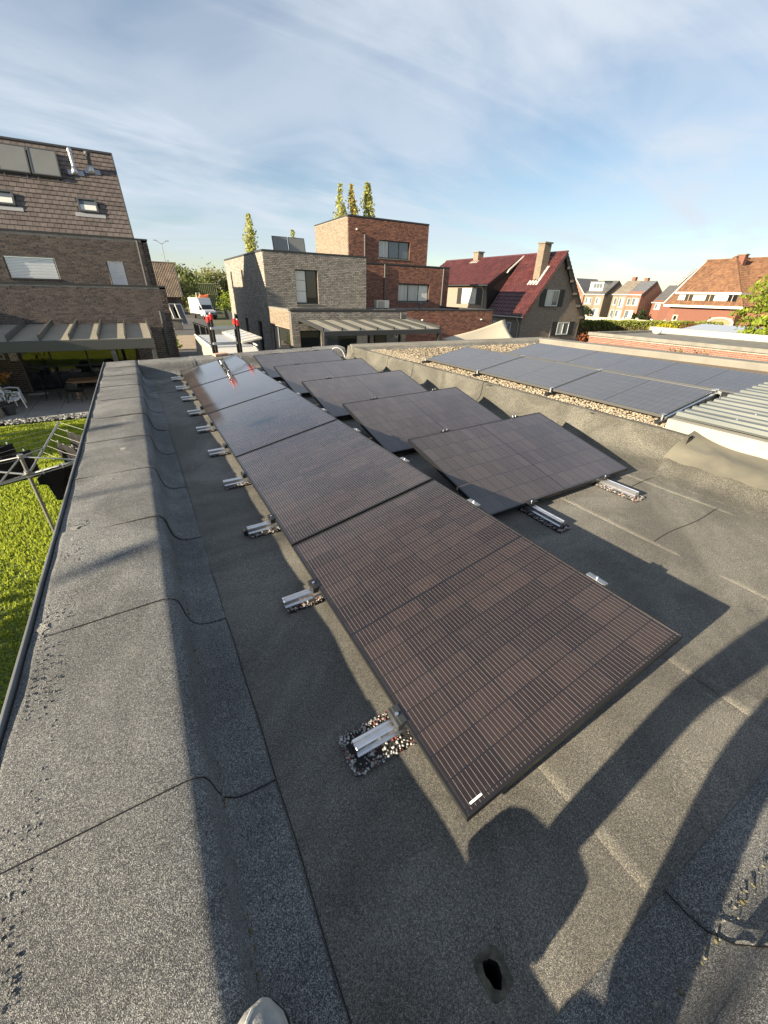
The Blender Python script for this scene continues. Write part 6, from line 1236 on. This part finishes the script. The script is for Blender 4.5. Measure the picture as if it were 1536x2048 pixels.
# ladder hooked over the far parapet
t = thing('telescopic_ladder', 'black and silver telescopic ladder with red end caps over the far parapet', 'ladder', (1.6, 9.98, 0.27), deck=False)
ln = Vector((0.10, 0.62, -3.1)).normalized()
for (x, y, top) in ((-0.30, 0, 0.70), (0.235, 0, 0.66), (-0.22, 0.13, 0.74), (0.315, 0.13, 0.62)):
    tp = Vector((x+0.02, y-0.12, top)); r_ = MB()
    for s_ in range(8): r_.tube([tuple(tp+ln*(s_*0.42)), tuple(tp+ln*(s_*0.42+0.43))], 0.031+0.0015*s_, 10)
    rl = r_.build('rail', 'black_plastic', t)
    MB().lathe([(0.041, -0.03), (0.043, 0.02), (0.043, 0.06), (0.025, 0.08)], 10, tuple(tp)).build('end_cap', 'red_cap', rl)
    MB().lathe([(0.022, 0.08), (0.018, 0.105)], 8, tuple(tp)).build('cap_plug', 'white_paint', rl)
for k in range(8):
    c = Vector((0.0, -0.12, 0.55))+ln*(k*0.315)
    MB().box(c.x-0.27, c.x+0.25, c.y-0.035, c.y+0.035, c.z-0.026, c.z+0.026).build('rung', 'alu', t, bevel=0.008)
t = thing('wood_block', 'small pinkish wood block on the far parapet at the ladder foot', 'wood block', (1.40, 9.55, 0.252), R(12), deck=True); MB().box(-0.14, 0.14, -0.09, 0.09, 0.004, 0.05).build('block', 'wood_pale', t, bevel=0.004)
# ================================================================ terrace furniture
def chair_black(loc, rz, label):
    t = thing('garden_chair', label, 'chair', loc, rz, group='black chairs around the terrace table')
    MB().grid(lambda i, j: (-0.24+0.48*i/6, -0.22+0.44*j/5, 0.45-0.02*math.sin(math.pi*j/5)), 6, 5).build('seat', 'black_plastic', t, thick=0.02)
    MB().grid(lambda i, j: (0.25*math.cos(math.pi*(0.05+0.9*i/10)), 0.18+0.07*math.sin(math.pi*(0.05+0.9*i/10)), 0.50+0.33*j/4*(0.55+0.45*math.sin(math.pi*i/10))), 10, 4).build('backrest', 'black_plastic', t, thick=0.015, smooth=True)
    for sx in (-1, 1):
        for sy in (-1, 1): MB().tube([(sx*0.2, sy*0.18, 0.44), (sx*0.27, sy*0.26, 0.0)], 0.014, 6).build('leg', 'black_plastic', t)
    return t
TZ = G+0.035
chair_black((-3.0, 21.55, TZ), R(165), 'black garden chair in front of the wooden table, nearest the lawn')
chair_black((-3.95, 22.5, TZ), R(95), 'black garden chair at the left end of the wooden table')
chair_black((-2.7, 24.0, TZ), R(0), 'black garden chair behind the wooden table, by the patio door')
chair_black((-1.9, 21.3, TZ), R(190), 'black garden chair at the table, beside the parapet edge')
t = thing('terrace_table', 'wooden slatted table under the patio cover', 'table', (-2.2, 22.6, TZ))
for k in range(9): MB().box(-1.08, 1.0, -0.52+k*0.116, -0.412+k*0.116, 0.715, 0.745).build('slat', 'wood', t, bevel=0.003)
MB().box(-1.06, 0.98, -0.5, 0.5, 0.66, 0.7145).build('apron', 'wood', t)
for sx in (-0.85, 0.8): MB().box(sx-0.06, sx+0.06, -0.06, 0.06, 0.0, 0.6595).build('leg', 'wood_pale', t); MB().box(sx-0.05, sx+0.05, -0.4, 0.4, 0.0, 0.05).build('foot', 'wood_pale', t)
t = thing('table_box', 'dark box standing on the wooden terrace table', 'box', (-1.95, 22.7, TZ+0.746)); MB().box(-0.18, 0.18, -0.12, 0.12, 0, 0.16).build('box', 'pot', t, bevel=0.01)
def chair_white(loc, rz, label):
    t = thing('lounge_chair', label, 'chair', loc, rz, group='white plastic chairs on the terrace')
    def sh(i, j):
        u, v = i/10, j/12; x = (u-0.5)*0.58; prof = [(-0.30, 0.36), (-0.28, 0.40), (0.0, 0.38), (0.18, 0.38), (0.26, 0.46), (0.32, 0.66), (0.38, 0.86)]; k = v*(len(prof)-1); a = int(min(k, len(prof)-2)); f_ = k-a; y = prof[a][0]*(1-f_)+prof[a+1][0]*f_; z = prof[a][1]*(1-f_)+prof[a+1][1]*f_
        return (x*(1+0.15*math.sin(math.pi*v)), y, z+0.10*abs(2*u-1)**3*(1-v*0.6)-(0.06 if v > 0.9 else 0)*abs(2*u-1)**2)
    MB().grid(sh, 10, 12).build('shell', 'plastic_white', t, smooth=True, thick=0.02)
    for sx in (-1, 1):
        MB().tube([(sx*0.31, -0.28, 0.62), (sx*0.33, 0.05, 0.64), (sx*0.31, 0.30, 0.60)], [0.03, 0.035, 0.03], 8).build('armrest', 'plastic_white', t)
        for (y0_, y1_) in ((-0.27, -0.33), (0.25, 0.36)): MB().tube([(sx*0.30, y0_, 0.62 if y0_ < 0 else 0.58), (sx*0.34, y1_, 0.0)], [0.04, 0.025], 8).build('leg', 'plastic_white', t)
    return t
chair_white((-5.15, 21.0, TZ), R(60), 'nearer white plastic chair on the terrace, behind the potted plant'); chair_white((-5.3, 22.0, TZ), R(75), 'farther white plastic chair on the terrace, with a dark strap'); chair_white((-6.1, 20.8, TZ), R(50), 'leftmost white plastic chair on the terrace, cut by the frame')
t = thing('potted_plant', 'dark pot with a thin leafy plant at the terrace edge', 'potted plant', (-5.02, 20.15, TZ)); MB().lathe([(0.15, 0), (0.21, 0.34), (0.23, 0.35), (0.23, 0.40), (0.19, 0.40), (0.18, 0.34)], 16).build('pot', 'pot', t); b = MB(); lp = []
for q in range(6):
    a = q*1.1; tp = Vector((math.cos(a)*0.30, math.sin(a)*0.25, 0.8+0.45*random.random())); b.tube([(0, 0, 0.35), tuple(tp*0.5+Vector((0, 0, 0.28))), tuple(tp)], [0.012, 0.008, 0.004], 5)
    for k in range(12): s_ = 0.4+0.6*random.random(); lp.append((tp.x*s_+random.gauss(0, 0.05), tp.y*s_+random.gauss(0, 0.05), 0.35+(tp.z-0.35)*s_+random.gauss(0, 0.05)))
b.build('stem', 'bark', t); leaves('foliage', lp, 0.055, 'leaf_dark', t)
t = thing('flower_pot', 'orange and yellow flowers in a pot by the dark brick wall', 'flower pot', (-5.75, 23.6, TZ)); MB().lathe([(0.16, 0), (0.2, 0.6), (0.18, 0.62)], 14).build('pot', 'pot', t); leaves('flowers', crown_points(260, 0.3, 0.25, 0.22, 14, 0.85, 0.3, 0.3), 0.06, 'flower', t); leaves('foliage', crown_points(160, 0.28, 0.22, 0.18, 12, 0.72, 0.3, 0.3), 0.06, 'leaf_lime', t)
t = thing('door_mat', 'pale rectangular mat in front of the patio door', 'mat', (-4.7, 23.9, TZ)); MB().box(-0.36, 0.36, -0.16, 0.16, 0, 0.02).build('mat', 'plastic_white', t, bevel=0.004)
t = thing('grey_bucket', 'grey plastic tub at the left edge of the terrace', 'bucket', (-5.38, 19.85, TZ)); MB().lathe([(0.2, 0), (0.24, 0.34), (0.26, 0.35), (0.22, 0.34)], 16).build('tub', 'coping_grey', t)
for i, (x_, w_, m_, lb) in enumerate(((-5.75, 0.55, 'white_paint', 'white sign plate on the dark brick wall left of the patio door'), (-5.18, 0.30, 'poster_print', 'small patterned wall ornament right of the white sign plate'))):
    t = thing('wall_sign' if i == 0 else 'wall_ornament', lb, 'sign' if i == 0 else 'ornament', (x_, 24.52, G+1.62)); MB().box(-w_/2, w_/2, -0.025, -0.002, -0.14 if i == 0 else -0.2, 0.14 if i == 0 else 0.2).build('plate', m_, t, bevel=0.006)
    if i == 0:
        for k, (a, c) in enumerate(((-0.2, -0.12), (-0.08, -0.02), (0.02, 0.1), (0.13, 0.2))): MB().box(a, c, -0.028, -0.0255, -0.05, 0.05).build('letter', 'pot', t)
# ================================================================ rotary clothes dryer
t = thing('rotary_clothes_dryer', 'metal rotary clothes dryer with lines on the lawn', 'clothes dryer', (-2.20, 8.35, G))
lean = Vector((0, 0, 0)); MB().tube([(0, 0, 0), (0, 0, 1.95)], 0.028, 10).build('pole', 'zinc', t); hub = 1.62
MB().lathe([(0.05, hub-0.06), (0.05, hub+0.06)], 10).build('hub', 'alu_dull', t); MB().lathe([(0.045, 1.90), (0.045, 1.97)], 10).build('top_cap', 'alu_dull', t)
arms = []
for k in range(4):
    a = R(-12+90*k); tip = Vector((math.cos(a)*1.75, math.sin(a)*1.75, 2.02)); arms.append((Vector((math.cos(a)*0.05, math.sin(a)*0.05, hub)), tip))
    MB().tube([tuple(arms[-1][0]), tuple(tip)], 0.019, 8).build('arm', 'alu_dull', t); mid_ = arms[-1][0].lerp(tip, 0.45); MB().tube([(0, 0, 1.93), tuple(mid_)], 0.013, 8).build('brace', 'alu_dull', t)
for q in range(6):
    f_ = 0.38+0.62*q/5; pts = []
    for k in range(5):
        p = arms[k % 4][0].lerp(arms[k % 4][1], f_); pts.append(tuple(p))
        if k < 4: nx_ = arms[(k+1) % 4][0].lerp(arms[(k+1) % 4][1], f_); m2 = p.lerp(nx_, 0.5); m2.z -= 0.03; pts.append(tuple(m2))
    MB().tube(pts, 0.0026, 4, cap=False).build('line', 'rope', t)
def garment(label, name, p0, p1, drop, kind, m='cloth_black'):
    """cloth hung over a line from p0 to p1 (dryer coordinates)"""
    o = Vector((-2.20, 8.35, G)); t = thing(name, label, 'clothes', o+(Vector(p0)+Vector(p1))/2, group='washing on the rotary dryer'); a, c = (Vector(p0)-Vector(p1))/2, (Vector(p1)-Vector(p0))/2; side = Vector((-(c-a).y, (c-a).x, 0)).normalized()
    def P(i, j):
        u, v = i/12, j/12; w = 1.0
        if kind == 'shirt': w = 1.35 if 0.10 < v < 0.42 else 0.95
        p = a.lerp(c, 0.5+(u-0.5)*w); zd = drop*v
        if kind == 'trousers' and v > 0.35: p = p+(c-a)*0.10*((u-0.5)/abs(u-0.5) if abs(u-0.5) > 1e-3 else 0)*(v-0.35)*-0.0; 
        if kind == 'shirt' and (u < 0.16 or u > 0.84) and v > 0.42: zd = drop*0.42
        p = p+side*(0.05*math.sin(9*u+2.1*v)*v+0.02*math.sin(17*u)); p.z -= zd+0.02*math.sin(7*u)*v; return p
    mb = MB(); mb.grid(P, 12, 12)
    if kind == 'trousers': mb.f = [f for k_, f in enumerate(mb.f) if not (k_//12 in (5, 6) and k_ % 12 > 4)]
    mb.build('fabric', m, t, smooth=True, thick=0.012)
    for u in (0.12, 0.88): p = a.lerp(c, u); MB().box(p.x-0.008, p.x+0.008, p.y-0.012, p.y+0.012, p.z-0.05, p.z+0.035).build('peg', 'plastic_white', t)
def on_line(k, f_, s0, s1):
    A_, B_2 = arms[k % 4][0].lerp(arms[k % 4][1], f_), arms[(k+1) % 4][0].lerp(arms[(k+1) % 4][1], f_); return tuple(A_.lerp(B_2, s0)), tuple(A_.lerp(B_2, s1))
garment('black shirt hung on the far side of the clothes dryer', 'hung_shirt', *on_line(0, 0.62, 0.45, 0.85), 0.62, 'shirt'); garment('black trousers with pale lining hung on the far lines of the dryer', 'hung_trousers', *on_line(0, 0.86, 0.52, 0.84), 0.66, 'trousers')
garment('black top hung near the dryer pole, arms downwards', 'hung_vest', *on_line(3, 0.5, 0.45, 0.75), 0.52, 'shirt'); garment('black cloth hung at the left of the dryer, cut by the frame', 'hung_cloth', *on_line(1, 0.75, 0.35, 0.7), 0.7, 'towel')
garment('black garment hung low at the left edge of the picture', 'hung_jumper', *on_line(2, 0.85, 0.35, 0.75), 0.75, 'trousers'); garment('small grey cloth pegged on the outer line beside the parapet', 'hung_sock', *on_line(0, 1.0, 0.12, 0.22), 0.36, 'towel', 'cloth_grey')
garment('black towel hung across the middle lines of the dryer', 'hung_towel', *on_line(1, 0.5, 0.2, 0.8), 0.5, 'towel')
# ================================================================ photographer standing on the parapet corner (casts the leg shadows; one shoe shows)
pr_ = thing('person', 'photographer in dark trousers on the parapet, only a worn grey shoe tip showing', 'person', (-0.22, 0.0, 0.252), deck=True)
J = {'pel': (-0.20, -0.14, 0.86), 'spi': (-0.24, -0.20, 1.12), 'che': (-0.27, -0.22, 1.36), 'nec': (-0.26, -0.21, 1.50), 'hea': (-0.20, -0.15, 1.64), 'top': (-0.19, -0.14, 1.76),
     'hl': (-0.16, 0.0, 0.80), 'kl': (-0.05, 0.11, 0.46), 'al': (-0.03, 0.125, 0.09), 'hr': (-0.20, -0.22, 0.80), 'kr': (-0.10, -0.135, 0.45), 'ar': (-0.14, -0.20, 0.09),
     'sl': (-0.34, -0.02, 1.40), 'el': (-0.28, 0.08, 1.16), 'wl': (0.05, 0.02, 1.25), 'gl': (0.115, -0.015, 1.27), 'sr': (-0.17, -0.40, 1.40), 'er': (-0.05, -0.44, 1.17), 'wr': (0.17, -0.17, 1.24), 'gr': (0.19, -0.11, 1.26)}
rad = {'pel': 0.135, 'spi': 0.13, 'che': 0.15, 'nec': 0.06, 'hea': 0.085, 'top': 0.06, 'hl': 0.092, 'kl': 0.066, 'al': 0.052, 'hr': 0.10, 'kr': 0.088, 'ar': 0.075, 'sl': 0.062, 'el': 0.048, 'wl': 0.032, 'gl': 0.030, 'sr': 0.062, 'er': 0.048, 'wr': 0.032, 'gr': 0.030}
E_ = [('pel', 'spi'), ('spi', 'che'), ('che', 'nec'), ('nec', 'hea'), ('hea', 'top'), ('pel', 'hl'), ('hl', 'kl'), ('kl', 'al'), ('pel', 'hr'), ('hr', 'kr'), ('kr', 'ar'), ('che', 'sl'), ('sl', 'el'), ('el', 'wl'), ('wl', 'gl'), ('che', 'sr'), ('sr', 'er'), ('er', 'wr'), ('wr', 'gr')]
ks = list(J); me = bpy.data.meshes.new('body'); me.from_pydata([J[k] for k in ks], [(ks.index(a), ks.index(c)) for a, c in E_], []); body = link('body', me, 'trousers', pr_)
body.modifiers.new('skin', 'SKIN'); sv = me.skin_vertices[0].data if me.skin_vertices else None
if sv is None:
    bm = bmesh.new(); bm.from_mesh(me); bm.verts.layers.skin.verify(); bm.to_mesh(me); bm.free(); sv = me.skin_vertices[0].data
for i, k in enumerate(ks): sv[i].radius = (rad[k], rad[k]); sv[i].use_root = (k == 'pel')
sb = body.modifiers.new('sub', 'SUBSURF'); sb.levels = 2; sb.render_levels = 2
for (ax, ay, rz_, vis) in ((0.014, 0.124, R(-26), 1), (-0.14, -0.25, R(-35), 0)):
    def shoe(i, j):
        u, v = i/18, j/14; y = -0.11+0.30*u; w = 0.052*(0.84+0.42*math.sin(math.pi*min(1, u*0.78+0.12)))*(1 if u < 0.82 else math.sqrt(max(0.0, 1-((u-0.82)/0.185)**2))*1.0+0.0); hgt = 0.105-0.060*max(0, (u-0.25)/0.75)**0.8
        if u > 0.82: hgt *= 0.35+0.65*math.sqrt(max(0, 1-((u-0.82)/0.19)**2))
        th_ = math.pi*v; x = w*math.cos(th_); z = 0.016+hgt*max(0, math.sin(th_))**0.75; return (x, y, z)
    sh = MB().grid(shoe, 18, 14).build('shoe', 'shoe', pr_, smooth=True); sh.matrix_basis = Matrix.Translation((ax, ay, 0)) @ Matrix.Rotation(rz_, 4, 'Z')
    so_ = MB().prism([((shoe(i, 0)[0]+0.004)*1.0, shoe(i, 0)[1]) for i in range(19)]+[((shoe(i, 14)[0]-0.004), shoe(i, 14)[1]) for i in range(18, -1, -1)], 0.0005, 0.0175, lambda a, y, z: (a, y, z)).build('sole', 'rubber', sh)
    MB().tube([tuple(Vector(shoe(i, 9))+Vector((0, 0, 0.002))) for i in range(7, 18)], 0.0036, 6).build('stitching', 'shoe_seam', sh); MB().tube([tuple(Vector(shoe(i, 8))*1.0+Vector((0, 0, 0.002))) for i in range(7, 14)], 0.003, 6).build('stitching', 'shoe_seam', sh)
MB().lathe([(0.0, 0.11), (0.06, 0.105), (0.09, 0.06), (0.098, 0.0), (0.092, -0.05), (0.06, -0.06)], 16, (-0.145, -0.055, 1.68)).build('hair', 'hair', pr_, smooth=True)
for (g_, s_) in (('gl', 1), ('gr', -1)):
    c = Vector(J[g_]); m = MB()
    for q in range(4): m.tube([tuple(c+Vector((0.0, 0, 0.03-q*0.018))), tuple(c+Vector((0.03, -0.012*s_, 0.03-q*0.018))), tuple(c+Vector((0.045, -0.035*s_, 0.028-q*0.018)))], [0.009, 0.009, 0.007], 7)
    m.tube([tuple(c+Vector((-0.01, 0, 0.02))), tuple(c+Vector((-0.005, -0.03*s_, 0.035)))], [0.011, 0.008], 7); m.build('fingers', 'skin', pr_, smooth=True)
